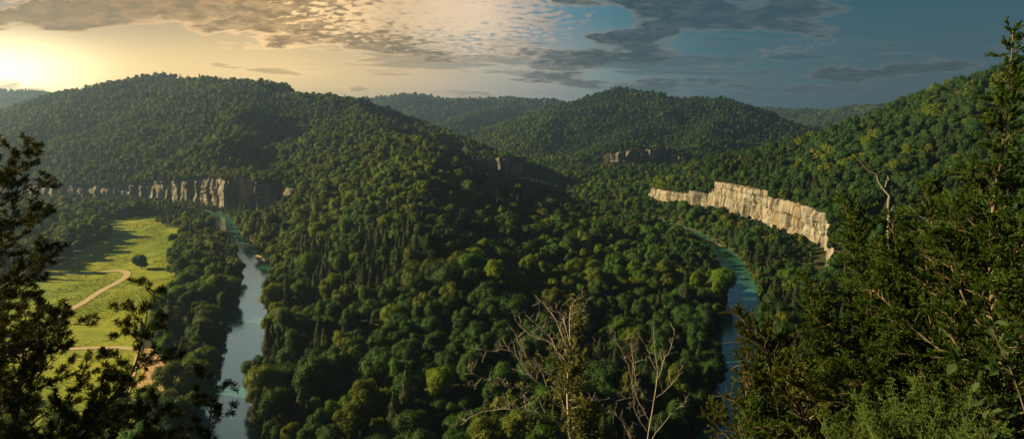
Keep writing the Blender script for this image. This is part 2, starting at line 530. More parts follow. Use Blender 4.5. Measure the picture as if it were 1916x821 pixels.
# wheel ruts pressed in the sand: slightly raised pale ridges beside them
for q in ([(276, 662), (290, 685), (294, 715), (286, 755)], [(270, 662), (281, 690), (283, 720), (272, 757)]):
    L = smooth_line(np.array([flp(*k) for k in q]), 8)
    ribbon('wheel_rut', L, .35, zof(.72), dirt, 2, kind='structure', label='pale wheel rut curving over the sandy lot')
RV8 = smooth_line(RIVER, 10)
for y0, y1, side, wd, lab in ((655, 575, -1, 3.2, 'pale gravel bar along the left bank near the river bend'), (545, 500, 1, 2.2, 'thin tan gravel edge on the right bank of the left river arm'),
                              (610, 560, -1, 2.0, 'small pale gravel edge on the right river arm')):
    m_ = (RV8[:, 1] < max(y0, y1)) & (RV8[:, 1] > min(y0, y1)) & ((RV8[:, 0] < 0) if 'right river' not in lab else (RV8[:, 0] > 100))
    L = smooth_line(RV8[m_], 4); d_ = np.gradient(L, axis=0); d_ /= np.linalg.norm(d_, axis=1)[:, None]
    u_ = np.linspace(0, 1, len(L)); w_ = np.sin(u_ * math.pi) ** .7 * wd * (.7 + .6 * vn(u_ * 7, u_ * 0, 4)) + .1
    L = L + np.stack([-d_[:, 1], d_[:, 0]], -1) * (side * (RW - 2.0 - w_ * .4))[:, None]
    ribbon('gravel_bar', L, w_, lambda x, y: -118.12 + .25 * vn(x / 2, y / 2, 6), sand, 4, kind='structure', label=lab)

# ------------------------------------------------------------------ cliffs
rock = rock_material()


def cliff(key, label):
    L = CLIFFS[key]; seg = np.linalg.norm(np.diff(L[:, :2], axis=0), axis=1); cum = np.concatenate([[0], np.cumsum(seg)])
    du = 1.6; n = int(cum[-1] / du); u = np.linspace(0, cum[-1], n)
    cx = np.interp(u, cum, L[:, 0]); cy = np.interp(u, cum, L[:, 1]); zt = np.interp(u, cum, L[:, 2]); zb = np.interp(u, cum, L[:, 3])
    k = np.array([1, 2, 3, 2, 1.]); k /= k.sum()
    sx = np.convolve(np.pad(cx, 2, 'edge'), k, 'valid'); sy = np.convolve(np.pad(cy, 2, 'edge'), k, 'valid')
    tx = np.gradient(sx); ty = np.gradient(sy); ln = np.hypot(tx, ty)
    tx = np.convolve(np.pad(tx / ln, 5, 'edge'), np.ones(11) / 11, 'valid'); ty = np.convolve(np.pad(ty / ln, 5, 'edge'), np.ones(11) / 11, 'valid')
    nx, ny = ty, -tx                                     # right-hand side of travel = out of the rock
    ztop = zt + 7.0 * (fbm(u / 14, u * 0, 61, 3) - .55) + 1.0
    m = 30
    rows = []
    for a in range(m + 1):
        v = a / m
        z = (zb - 8) + (ztop - zb + 8) * v
        hgt = (ztop - zb)
        d = 13 * (fbm(u / 30 + 3, z / 120, 71, 2) - .5) + 8.0 * (np.abs(2 * fbm(u / 11, z / 70, 72, 3) - 1) - .25) \
            + 1.6 * (fbm(u / 3.2, z / 9, 73, 3) - .5)
        bed = vn(z / 4.5, u / 60, 74)
        d = d + 2.6 * (bed - .5) + 1.8 * (vn(z / 9, u / 90, 78) > .55)
        notch = sst(.68, .80, vn(u / 13, u * 0 + 2.5, 75)) * 3.2     # dark recesses between buttresses
        d = d - notch - 2.2 * sst(.75, 1, v) ** 2 + 1.5 * (1 - sst(0, .35, v))
        d = d * (.45 + .55 * np.clip(hgt / 28, 0, 1))
        rows.append(np.stack([cx + nx * d, cy + ny * d, z], -1))
    for back, dz in ((3.5, .25), (9, .3), (14, -2.5)):
        rows.append(np.stack([cx - nx * back, cy - ny * back, ztop + dz + (0.5 * vn(u / 5, u * 0 + back, 76))], -1))
    Vc = np.stack(rows, 0); M_ = len(rows)
    i = np.arange(M_ - 1)[:, None] * n; j = np.arange(n - 1)[None, :]
    q = np.stack([i + j, i + j + 1, i + n + j + 1, i + n + j], -1).reshape(-1, 4)
    me = mesh_from('cliff', Vc.reshape(-1, 3), q)
    return link('cliff', me, rock, kind='structure', label=label)


cliff('a', 'long grey limestone cliff at the foot of the left mountain')
cliff('c', 'tall cream limestone cliff standing above the right river arm')
cliff('b', 'small far limestone cliff at the foot of the middle mountain')
cliff('d', 'low shaded limestone band across the left mountain flank')

# ------------------------------------------------------------------ tree prototypes
def ico(sub=1):
    import bmesh
    bm = bmesh.new(); bmesh.ops.create_icosphere(bm, subdivisions=sub, radius=1)
    v = np.array([x.co[:] for x in bm.verts]); f = np.array([[l.index for l in p.verts] for p in bm.faces]); bm.free()
    return v, f


ICO1, ICF1 = ico(1)
ICO2, ICF2 = ico(2)


def rand_dirs(n, g):
    d = g.normal(size=(n, 3)); return d / np.linalg.norm(d, axis=1)[:, None]


def quad_leaves(P, N, size, asp, g):
    """rhombic leaf clumps at P facing N"""
    T = np.cross(N, rand_dirs(len(P), g)); T /= np.linalg.norm(T, axis=1)[:, None] + 1e-9
    B = np.cross(N, T)
    s = (size * g.uniform(.6, 1.35, len(P)))[:, None]
    Vq = np.stack([P - T * s * .5, P - B * s * asp * .5 + N * s * .08, P + T * s * .5, P + B * s * asp * .5 + N * s * .08], 1)
    return Vq


def crown_mesh(name, seed, H, R, nleaf, size, core=2, mat=None):
    g = np.random.default_rng(seed)
    nl = 24
    cen = []; rad = []
    for k in range(nl):
        a = g.uniform(0, 2 * math.pi); q = math.sqrt(g.uniform(0.02, 1)) * .68
        zz = g.uniform(-.55, .8)
        w = math.sqrt(max(.05, 1 - (max(zz, 0) / 1.05) ** 2))
        cen.append((R * q * w * math.cos(a), R * q * w * math.sin(a), H * .62 + zz * H * .30)); rad.append(R * g.uniform(.20, .40))
    cen.append((0, 0, H * .60)); rad.append(R * .62)
    cen = np.array(cen); rad = np.array(rad)
    Ps = []; Ns = []
    w = rad ** 2 / (rad ** 2).sum()
    for k in range(len(cen)):
        n = int(nleaf * w[k] * 1.9)
        d = rand_dirs(n, g)
        bump = 1 + .16 * np.sin(d[:, 0] * 7 + k) * np.sin(d[:, 1] * 8 + 2 * k) * np.sin(d[:, 2] * 6 + k)
        p = cen[k] + d * (rad[k] * g.uniform(.80, 1.20, n) * bump)[:, None]
        ok = d[:, 2] > -.45
        for m_ in range(len(cen)):
            if m_ != k: ok &= np.linalg.norm(p - cen[m_], axis=1) > rad[m_] * .88
        Ps.append(p[ok]); Ns.append(d[ok])
    P = np.concatenate(Ps); N = np.concatenate(Ns)
    N = N + rand_dirs(len(N), g) * .48; N /= np.linalg.norm(N, axis=1)[:, None]
    Q = quad_leaves(P, N, size, .75, g)
    V1 = Q.reshape(-1, 3); f4 = np.arange(len(V1)).reshape(-1, 4)
    iv, if_ = (ICO2, ICF2) if core == 2 else (ICO1, ICF1)
    Vs = [V1]; f3 = []; off = len(V1)
    for k in range(len(cen)):
        vv = iv * (rad[k] * .80 * (1 + .12 * np.sin(iv[:, [0]] * 6 + k) * np.sin(iv[:, [1]] * 7 + k))) + cen[k]
        Vs.append(vv); f3.append(if_ + off); off += len(vv)
    me = mesh_from(name, np.concatenate(Vs), f4, np.concatenate(f3))
    me.materials.append(mat)
    return me


def conifer_mesh(name, seed, H, R, nleaf, size, mat=None):
    g = np.random.default_rng(seed)
    t = 1 - np.sqrt(g.uniform(0, 1, nleaf)); t = np.clip(t, 0, 1)
    a = g.uniform(0, 2 * math.pi, nleaf)
    lob = 1 + .22 * np.sin(a * 5 + t * 31) + .16 * np.sin(a * 3 - t * 17)
    rad = R * (1 - t) ** .85 * lob * np.sqrt(g.uniform(.45, 1.05, nleaf))
    P = np.stack([rad * np.cos(a), rad * np.sin(a), H * (.12 + .88 * t)], -1)
    N = np.stack([np.cos(a), np.sin(a), np.full(nleaf, .6)], -1) + rand_dirs(nleaf, g) * .5
    N /= np.linalg.norm(N, axis=1)[:, None]
    Q = quad_leaves(P, N, size, .55, g)
    V1 = Q.reshape(-1, 3); f4 = np.arange(len(V1)).reshape(-1, 4)
    n = 9; ring = np.array([(math.cos(2 * math.pi * k / n) * R * .62, math.sin(2 * math.pi * k / n) * R * .62, H * .14) for k in range(n)])
    off = len(V1); V2 = np.concatenate([ring, [[0, 0, H * .9]]])
    f3 = np.array([(off + k, off + (k + 1) % n, off + n) for k in range(n)])
    me = mesh_from(name, np.concatenate([V1, V2]), f4, f3); me.materials.append(mat)
    return me


def trunk_mesh(name, H, r, seed):
    g = np.random.default_rng(seed); n = 7
    V_, q = [], []
    lines = [([(0, 0, -1.5), (.1, 0, H * .25), (0, .15, H * .5), (.05, .05, H * .8)], [r * 1.3, r, r * .7, r * .25])]
    for k in range(4):
        a = k * 1.6 + g.uniform(0, 1); b = H * g.uniform(.32, .5)
        lines.append(([(0, 0, b), (math.cos(a) * H * .12, math.sin(a) * H * .12, b + H * .12), (math.cos(a) * H * .22, math.sin(a) * H * .22, b + H * .26)],
                      [r * .5, r * .32, r * .1]))
    for pts, rd in lines:
        off = len(V_)
        for p, rr_ in zip(pts, rd):
            for k in range(n):
                V_.append((p[0] + rr_ * math.cos(2 * math.pi * k / n), p[1] + rr_ * math.sin(2 * math.pi * k / n), p[2]))
        for s in range(len(pts) - 1):
            for k in range(n): q.append((off + s * n + k, off + s * n + (k + 1) % n, off + (s + 1) * n + (k + 1) % n, off + (s + 1) * n + k))
    me = mesh_from(name, V_, q); me.materials.append(M['trunk']); smooth(me)
    return me


HB = 11.5
SHAPES = [(101, HB, 4.9), (102, HB * 1.08, 4.3), (103, HB * .92, 5.4), (104, HB, 4.0)]
COLS = ['dark', 'mid', 'bright', 'dull']
proto_col = bpy.data.collections.new('forest_tree_kinds')      # never linked: only the forest reads it
protos = []                                                     # (level, kind, colour, shape)
near_mesh = {}
trunks = [trunk_mesh('trunk', h, .28, s) for s, h, r in SHAPES]
ctrunk = trunk_mesh('trunk', 11.5, .2, 9)


def recolour(me, mat):
    m2 = me.copy(); m2.materials.clear(); m2.materials.append(mat); return m2


def add_proto(tag_, me):
    o = bpy.data.objects.new('k%03d_%s' % (len(protos), tag_), me); proto_col.objects.link(o); protos.append(tag_)


for lod, (nleaf, size, core) in enumerate(((5200, .42, 2), (1500, .75, 1), (260, 1.6, 1))):
    for si, (s, h, r) in enumerate(SHAPES):
        me = crown_mesh('crown', s, h, r, nleaf, size, core, M['dark'])
        for ci, c in enumerate(COLS):
            m2 = recolour(me, M[c]) if ci else me
            if lod == 0: near_mesh[(si, ci)] = m2
            add_proto('broadleaf', m2)
    for si in range(2):
        me = conifer_mesh('crown', 200 + si, 12.5, 2.3 + .5 * si, (2400, 700, 160)[lod], (.5, .9, 1.7)[lod], M['needle'])
        if lod == 0: near_mesh[('c', si)] = me
        add_proto('conifer', me)
PER = 18

# ------------------------------------------------------------------ planting
def jit(x0, x1, y0, y1, sp, g):
    xs = np.arange(x0, x1, sp); ys = np.arange(y0, y1, sp)
    X, Y = np.meshgrid(xs, ys); X = X.ravel(); Y = Y.ravel()
    return X + g.uniform(-.5, .5, X.size) * sp * .95, Y + g.uniform(-.5, .5, X.size) * sp * .95


g = np.random.default_rng(77)
parts = []
for (y0, y1, sp, lod, sc) in ((25, 450, 7.5, 0, .92), (450, 800, 6.9, 1, .82), (800, 1250, 6.2, 1, .70), (1250, 2400, 7.2, 2, .76), (2400, 5200, 11.5, 2, 1.15)):
    W = y1 * .86 + 60
    X, Y = jit(-W, W, y0, y1, sp, g)
    k = np.abs(X) < Y * .86 + 45
    k &= np.hypot(X, Y) > 32
    X = X[k]; Y = Y[k]
    parts.append((X, Y, np.full(X.shape, lod), np.full(X.shape, sc)))
TX = np.concatenate([p[0] for p in parts]); TY = np.concatenate([p[1] for p in parts])
TL = np.concatenate([p[2] for p in parts]); TS = np.concatenate([p[3] for p in parts])
TZ = terrain(TX, TY)
keep = np.ones(TX.shape, bool)
dr, _, _ = line_dist(TX, TY, RIVS)
keep &= (dr > RW + 1.5) & (TZ > -118.9)
nj = (fbm(TX / 14, TY / 14, 33, 2) - .5) * 16
keep &= ~inpoly(TX + nj, TY + nj, MEADOW)
keep &= ~inpoly(TX, TY, SAND)
for L in (road1, road2, road3):
    d, _, _ = line_dist(TX, TY, L); keep &= d > 6
small = np.ones(TX.shape)
for key, L in CLIFFS.items():
    d, s, p = line_dist(TX, TY, L[:, :2])
    keep &= ~((d < 40) & (s > -6.5) & (s < -.5) & (np.abs(d - np.abs(s)) < 6))
    fr = (s < 0) & (d < 45)
    small = np.where(fr, np.minimum(small, .55 + .45 * sst(14, 45, d)), small)
    if key == 'a': small = np.where((s < 0) & (d < 120), np.minimum(small, .45 + .55 * sst(25, 120, d)), small)
    if key in 'bd': small = np.where((s < 0) & (d < 130), np.minimum(small, .28 + .72 * sst(25, 130, d)), small)
    bk = (s > -1) & (d < 9); small = np.where(bk, np.minimum(small, .62), small)
big = fbm(TX / 45, TY / 45, 21, 2)
low_ = (TX > 60) & (dr < 42) & (TY > 420) & (TY < 760) & (TX < np.interp(TY, RIVER[::1][24:31, 1], RIVER[24:31, 0]))
small = np.where(low_, np.minimum(small, .52 + .4 * sst(8, 42, dr)), small)
SCL = TS * small * np.exp(g.normal(.0, .24, TX.size)).clip(.55, 1.55) * (.95 + .42 * big)
for key, L in CLIFFS.items():      # trees rooted on the rock rim
    d, s, p = line_dist(TX, TY, L[:, :2]); idx = np.clip(p.astype(int), 0, len(L) - 2); fr = p - idx
    zt = L[idx, 2] + (L[idx + 1, 2] - L[idx, 2]) * fr
    on = (s > -.6) & (s < 13) & (np.abs(d - np.abs(s)) < 2)
    TZ = np.where(on, np.maximum(TZ, zt + .3), TZ)
keep &= g.uniform(0, 1, TX.size) > .03
# sun-lit bottomland strip beyond the meadow is a lower, brighter growth
X_, Y_, Z_, L_, S_ = TX[keep], TY[keep], TZ[keep], TL[keep], SCL[keep]
# bushes crowd the rims of the cliffs and cling to a few ledges
for key, L in CLIFFS.items():
    nb_ = {'a': 900, 'c': 800, 'b': 120, 'd': 120}[key]
    sg = np.linalg.norm(np.diff(L[:, :2], axis=0), axis=1); cu = np.concatenate([[0], np.cumsum(sg)]); uu = g.uniform(0, cu[-1], nb_)
    ix = np.clip(np.searchsorted(cu, uu) - 1, 0, len(L) - 2); fr = (uu - cu[ix]) / sg[ix]
    pp = L[ix] + (L[ix + 1] - L[ix]) * fr[:, None]; dd_ = (L[ix + 1] - L[ix])[:, :2] / sg[ix][:, None]; nn_ = np.stack([dd_[:, 1], -dd_[:, 0]], -1)
    ss = np.where(np.arange(nb_) % 9 == 0, g.uniform(-3, -1, nb_), g.uniform(-.5, 1, nb_) ** 2 * 34)
    bx = pp[:, 0] - nn_[:, 0] * ss; by = pp[:, 1] - nn_[:, 1] * ss
    bz = np.where(ss < -.6, pp[:, 3] + (pp[:, 2] - pp[:, 3]) * g.uniform(.1, .9, nb_), np.maximum(terrain(bx, by), np.where(ss < 13, pp[:, 2] + .3, -999)))
    X_ = np.concatenate([X_, bx]); Y_ = np.concatenate([Y_, by]); Z_ = np.concatenate([Z_, bz - .3]); L_ = np.concatenate([L_, np.where(by < 900, 1, 2)])
    S_ = np.concatenate([S_, np.where(ss < -.6, g.uniform(.10, .2, nb_), g.uniform(.25, .6, nb_))])
# willows and brush along the banks
rl = smooth_line(RIVER, 8); rl = rl[(rl[:, 1] < 1300)]; nb_ = 5200
ix = g.integers(0, len(rl) - 1, nb_); pp = rl[ix] + (rl[ix + 1] - rl[ix]) * g.uniform(0, 1, nb_)[:, None]
dd_ = rl[ix + 1] - rl[ix]; dd_ /= np.linalg.norm(dd_, axis=1)[:, None]; ss = (RW + g.uniform(.5, 11, nb_)) * np.where(g.uniform(0, 1, nb_) < .5, 1, -1)
bx = pp[:, 0] - dd_[:, 1] * ss; by = pp[:, 1] + dd_[:, 0] * ss; bz = terrain(bx, by); drb, _, _ = line_dist(bx, by, RIVS)
kk = (drb > RW - .2) & (bz > -119.2) & ~inpoly(bx, by, MEADOW) & ~inpoly(bx, by, SAND) & (by > 215)
X_ = np.concatenate([X_, bx[kk]]); Y_ = np.concatenate([Y_, by[kk]]); Z_ = np.concatenate([Z_, bz[kk] - .3]); L_ = np.concatenate([L_, np.ones(kk.sum(), int)])
S_ = np.concatenate([S_, g.uniform(.18, .5, kk.sum())])
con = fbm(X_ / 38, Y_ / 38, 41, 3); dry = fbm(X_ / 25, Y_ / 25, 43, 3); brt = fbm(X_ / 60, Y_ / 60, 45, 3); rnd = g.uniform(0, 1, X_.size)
brt = brt - .22 * (1 - sst(320, 520, Y_)) * (X_ > -95) - .45 * sst(80, 260, X_) * (Y_ < 2600) + .14 * np.exp(-((X_ + 130) / 110) ** 2) * (Y_ > 480) * (Y_ < 1300)     # shade of near slope and right hill, sun on spur, put into leaf colour
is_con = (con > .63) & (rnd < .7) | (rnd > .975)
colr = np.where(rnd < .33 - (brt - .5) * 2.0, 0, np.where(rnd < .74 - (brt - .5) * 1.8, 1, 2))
warm = .13 * (1 - sst(-160, 60, X_))  # more golden-olive crowns towards the left: warm sunlight put into leaf colour
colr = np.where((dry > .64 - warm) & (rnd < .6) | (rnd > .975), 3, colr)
shp = g.integers(0, 4, X_.size)
ROT = g.uniform(0, 2 * math.pi, X_.size)
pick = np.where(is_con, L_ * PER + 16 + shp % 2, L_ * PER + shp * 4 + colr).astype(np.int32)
SV = np.stack([S_ * g.uniform(.9, 1.15, S_.size), S_ * g.uniform(.9, 1.15, S_.size), S_ * g.uniform(.85, 1.25, S_.size)], -1)

# nothing on the bluff below may reach up into the view
_, ty_, tf_ = proj(np.stack([X_, Y_, Z_ + 17 * S_], -1))
okk = ~((tf_ < 190) & (ty_ < 870))
X_, Y_, Z_, L_, S_, is_con, colr, shp, ROT, pick, SV = [q[okk] for q in (X_, Y_, Z_, L_, S_, is_con, colr, shp, ROT, pick, SV)]
# the trees that show largest become objects of their own
qx, qy, qf = proj(np.stack([X_, Y_, Z_ + 9 * S_], -1))
vis = (qx > 5) & (qx < 1905) & (qy > 0) & (qy < 818) & (L_ == 0)
vis &= ~((qx > 1330) & (qy > 480)) & ~((qx < 210) & (qy > 520)) & ~((qx < 330) & (qy > 700))
bvh = to_bvh()
cand = np.where(vis)[0]
cand = cand[np.argsort(-(S_[cand] / qf[cand]) * np.where(is_con[cand], 1.0, 1.0))]
chosen = []; nb = nc = 0
for k in cand:
    if is_con[k]:
        if nc >= 90: continue
    elif nb >= 296: continue
    top = Vector((X_[k], Y_[k], Z_[k] + 10 * S_[k])); dist = top.length
    if bvh.ray_cast(Vector((0, 0, 0)), top.normalized(), dist - 8)[0] is not None: continue
    chosen.append(k)
    if is_con[k]: nc += 1
    else: nb += 1
    if nb >= 296 and nc >= 90: break
chosen = np.array(chosen)
CN = ['dark green', 'mid green', 'yellow-green', 'golden olive']
SH = ['round-crowned', 'tall oval', 'broad spreading', 'slim']


def zone(x, y, px, py):
    if px < 470: return 'between meadow and left river'
    if px < 700: return 'on the slope right of the left river'
    if px < 1000: return 'on the dark near slope mid view'
    return 'on the near slope left of the right river'


made = {}
for k in chosen:
    si = int(shp[k]); z = zone(X_[k], Y_[k], qx[k], qy[k])
    if is_con[k]:
        nm = 'conifer_tree'; lab = 'pointed dark conifer ' + z; key = (nm, 'c', si % 2); grp = 'pointed conifers ' + z; mesh = near_mesh[('c', si % 2)]; tm = ctrunk; cat = 'conifer'
    else:
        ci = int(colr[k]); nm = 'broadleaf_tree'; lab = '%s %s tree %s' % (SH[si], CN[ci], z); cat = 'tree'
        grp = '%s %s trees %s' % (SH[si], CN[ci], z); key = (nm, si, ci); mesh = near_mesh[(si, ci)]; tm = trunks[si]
    if key not in made:
        root = empty(nm, (0, 0, 0), lab, cat, grp)
        made[key] = (root, link('trunk', tm, None, root), link('crown', mesh, None, root)); first = True
    else:
        r0, t0, c0 = made[key]
        root = r0.copy(); C.objects.link(root)
        for ch in (t0, c0):
            n = ch.copy(); C.objects.link(n); n.parent = root
    root['label'] = lab; root['group'] = grp
    root.location = (X_[k], Y_[k], Z_[k]); root.rotation_euler = (0, 0, ROT[k]); root.scale = SV[k]

# the rest of the woods: one object
rest = np.ones(X_.size, bool); rest[chosen] = False
ptm = bpy.data.meshes.new('forest'); n = int(rest.sum()); ptm.vertices.add(n)
ptm.vertices.foreach_set('co', np.stack([X_, Y_, Z_], -1)[rest].astype(np.float32).ravel())
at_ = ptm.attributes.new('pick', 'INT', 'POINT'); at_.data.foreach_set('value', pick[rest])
at_ = ptm.attributes.new('size', 'FLOAT_VECTOR', 'POINT'); at_.data.foreach_set('vector', SV[rest].astype(np.float32).ravel())
at_ = ptm.attributes.new('turn', 'FLOAT_VECTOR', 'POINT')
tv = np.zeros((n, 3), np.float32); tv[:, 2] = ROT[rest]; at_.data.foreach_set('vector', tv.ravel())
forest = link('forest', ptm, None, kind='stuff', label='dense mixed summer forest covering all the slopes')
ng = bpy.data.node_groups.new('plant_forest', 'GeometryNodeTree')
ng.interface.new_socket('Geometry', in_out='INPUT', socket_type='NodeSocketGeometry')
ng.interface.new_socket('Geometry', in_out='OUTPUT', socket_type='NodeSocketGeometry')
N_ = ng.nodes; Lk = ng.links
gi = N_.new('NodeGroupInput'); go = N_.new('NodeGroupOutput'); iop = N_.new('GeometryNodeInstanceOnPoints'); ci_ = N_.new('GeometryNodeCollectionInfo')
ci_.inputs['Collection'].default_value = proto_col; ci_.inputs['Separate Children'].default_value = True; ci_.inputs['Reset Children'].default_value = True


def attr(nm, dt):
    a = N_.new('GeometryNodeInputNamedAttribute'); a.data_type = dt; a.inputs['Name'].default_value = nm
    return [o for o in a.outputs if o.enabled and o.name == 'Attribute'][0]


m2p = N_.new('GeometryNodeMeshToPoints')
Lk.new(gi.outputs[0], m2p.inputs['Mesh']); Lk.new(m2p.outputs[0], iop.inputs['Points'])
Lk.new(ci_.outputs[0], iop.inputs['Instance']); iop.inputs['Pick Instance'].default_value = True
Lk.new(attr('pick', 'INT'), iop.inputs['Instance Index']); Lk.new(attr('size', 'FLOAT_VECTOR'), iop.inputs['Scale'])
e2r = N_.new('FunctionNodeEulerToRotation'); Lk.new(attr('turn', 'FLOAT_VECTOR'), e2r.inputs[0]); Lk.new(e2r.outputs[0], iop.inputs['Rotation'])
Lk.new(iop.outputs[0], go.inputs[0])
md = forest.modifiers.new('plant_forest', 'NODES'); md.node_group = ng
print('trees', n, 'own', len(chosen), nb, nc)


def lone_tree(px, py, scale, si, ci, label):
    x, y = flp(px, py)
    root = empty('broadleaf_tree', (x, y, terr1(x, y)), label, 'tree')
    link('trunk', trunks[si], None, root); link('crown', near_mesh[(si, ci)], None, root)
    root.scale = (scale, scale, scale * 1.05)


x, y = flp(265, 503)
root = empty('broadleaf_tree', (x, y, terr1(x, y)), 'lone round tree standing by itself in the bright meadow', 'tree')
link('trunk', trunk_mesh('trunk', 11, .35, 77), None, root)
cm_ = crown_mesh('crown', 4242, 11.0, 6.2, 7000, .5, 2, M['dark']); v_ = np.zeros(len(cm_.vertices) * 3, np.float32); cm_.vertices.foreach_get('co', v_); v_ = v_.reshape(-1, 3)
v_[:, 2] = v_[:, 2] * 1.18 - 2.4; v_[:, 0] *= 1.0 + .12 * np.sin(v_[:, 2] * .9); v_[:, 1] += .5 * np.sin(v_[:, 2] * .6)
cm_.vertices.foreach_set('co', v_.ravel()); cm_.update(); link('crown', cm_, None, root)
lone_tree(196, 446, .5, 0, 1, 'small bushy tree at the meadow edge beside the bare path')

# ------------------------------------------------------------------ plants on the ledge under the viewer
UP = np.array((0, 0, 1.0))


def unit(v):
    return v / (np.linalg.norm(v) + 1e-9)


class Plant:
    def __init__(s, seed):
        s.g = np.random.default_rng(seed); s.tr = []; s.br = []; s.tw = []; s.q = []

    def rv(s):
        return unit(s.g.normal(size=3))

    def path(s, p, d, L, n, bend=.25, up=.0):
        """a wandering branch line"""
        pts = [np.array(p, float)]; d = unit(np.array(d, float)); st = L / n
        for k in range(n):
            d = unit(d + s.rv() * bend + UP * up)
            pts.append(pts[-1] + d * st)
        return np.array(pts)

    def shoots(s, per, ln, wd, fwd=.7, spread=.6, up=.25, t0=0.0, asp=.5):
        if not s.tw: return
        T = np.array(s.tw); K = len(T); g = s.g
        L = np.linalg.norm(T[:, 1] - T[:, 0], axis=1)
        cnt = np.maximum(2, (L * per).astype(int)); idx = np.repeat(np.arange(K), cnt)
        t = t0 + (1 - t0) * g.uniform(0, 1, len(idx)); t = np.minimum(t, 1)
        a = T[idx, 0]; b = T[idx, 1]; P = a + (b - a) * t[:, None]
        d = (b - a) / L[idx][:, None]
        r = rand_dirs(len(idx), g)
        D = d * fwd + r * spread + UP * up; D /= np.linalg.norm(D, axis=1)[:, None]
        W = np.cross(D, rand_dirs(len(idx), g)); W /= np.linalg.norm(W, axis=1)[:, None] + 1e-9
        l = g.uniform(*ln, len(idx))[:, None]; w = wd * g.uniform(.7, 1.3, len(idx))[:, None]
        s.q.append(np.stack([P, P + D * l * asp + W * w * .5, P + D * l, P + D * l * asp - W * w * .5], 1))

    def leaves(s, n_per_m, ln, wd, droop=.5):
        T = np.array(s.tw); g = s.g; L = np.linalg.norm(T[:, 1] - T[:, 0], axis=1)
        cnt = np.maximum(1, (L * n_per_m).astype(int)); idx = np.repeat(np.arange(len(T)), cnt)
        t = g.uniform(0, 1, len(idx))[:, None]
        P = T[idx, 0] + (T[idx, 1] - T[idx, 0]) * t; d = (T[idx, 1] - T[idx, 0]) / L[idx][:, None]
        D = d * .6 + rand_dirs(len(idx), g) * .7 - UP * droop; D /= np.linalg.norm(D, axis=1)[:, None]
        W = np.cross(D, UP + rand_dirs(len(idx), g) * .6); W /= np.linalg.norm(W, axis=1)[:, None] + 1e-9
        Nn = np.cross(W, D)
        l = g.uniform(*ln, len(idx))[:, None]; w = wd * l
        P = P + D * .015
        c1 = P + D * l * .35; c2 = P + D * l * .7 - Nn * l * .05; tip = P + D * l - Nn * l * .16
        lift = Nn * w * .25
        s.q.append(np.stack([P, c1 + W * w + lift, c2 + W * w * .75 + lift, tip], 1))
        s.q.append(np.stack([P, tip, c2 - W * w * .75 + lift, c1 - W * w + lift], 1))


def tubes_mesh(name, tubes, mat, n=5):
    Vs, q, off = [], [], 0
    ang = np.linspace(0, 2 * math.pi, n, endpoint=False); ca, sa = np.cos(ang), np.sin(ang)
    for pts, rad in tubes:
        pts = np.asarray(pts, float); m = len(pts)
        rad = np.linspace(rad[0], rad[1], m) if len(rad) == 2 and m != 2 else np.asarray(rad, float)
        d = np.gradient(pts, axis=0); d /= np.linalg.norm(d, axis=1)[:, None] + 1e-9
        ref = np.array((1.0, .13, .2)) if abs(d[0][0]) < .8 else np.array((0, 1.0, .1))
        a = np.cross(d, ref); a /= np.linalg.norm(a, axis=1)[:, None] + 1e-9; b = np.cross(d, a)
        ring = pts[:, None, :] + (a[:, None, :] * ca[None, :, None] + b[:, None, :] * sa[None, :, None]) * rad[:, None, None]
        Vs.append(ring.reshape(-1, 3))
        i = np.arange(m - 1)[:, None] * n + off; j = np.arange(n)[None, :]; j2 = (j + 1) % n
        q.append(np.stack([i + j, i + j2, i + n + j2, i + n + j], -1).reshape(-1, 4)); off += m * n
    me = mesh_from(name, np.concatenate(Vs), np.concatenate(q)); smooth(me)
    me.materials.append(mat)
    return me


def finish(pl, name, label, cat, base, bark, foliage=None, twigbark=None, twig_r=.003, fol_name='foliage', group=None, leafy=False):
    root = empty(name, tuple(base), label, cat, group)
    inv = np.array(base)
    mk = lambda T: [(np.asarray(p) - inv, r) for p, r in T]
    link('trunk', tubes_mesh('trunk', mk(pl.tr), bark, 9), None, root)
    B = mk(pl.br) + ([(np.array(t) - inv, (twig_r, twig_r * .5)) for t in pl.tw] if twig_r else [])
    if B: link('branches', tubes_mesh('branches', B, twigbark or bark, 4), None, root)
    if foliage is not None and pl.q:
        Q = np.concatenate(pl.q) - inv
        if leafy:
            h = len(Q) // 2
        me = mesh_from('foliage', Q.reshape(-1, 3), np.arange(len(Q) * 4).reshape(-1, 4)); me.materials.append(foliage)
        link(fol_name, me, None, root)
    return root


def trunk_path(path_px, D):
    P = [at(px, py, D if np.isscalar(D) else D[k]) for k, (px, py) in enumerate(path_px)]
    p0 = P[0]; gz = terr1(p0[0], p0[1]) - .15
    nb = max(2, int((p0[2] - gz) / 1.5))
    low = [np.array((p0[0] + .12 * math.sin(k * 1.7), p0[1] + .1 * math.cos(k * 1.3), gz + (p0[2] - gz) * k / nb)) for k in range(nb)]
    low[0][:2] = p0[:2]
    return np.array(low), np.array(P)


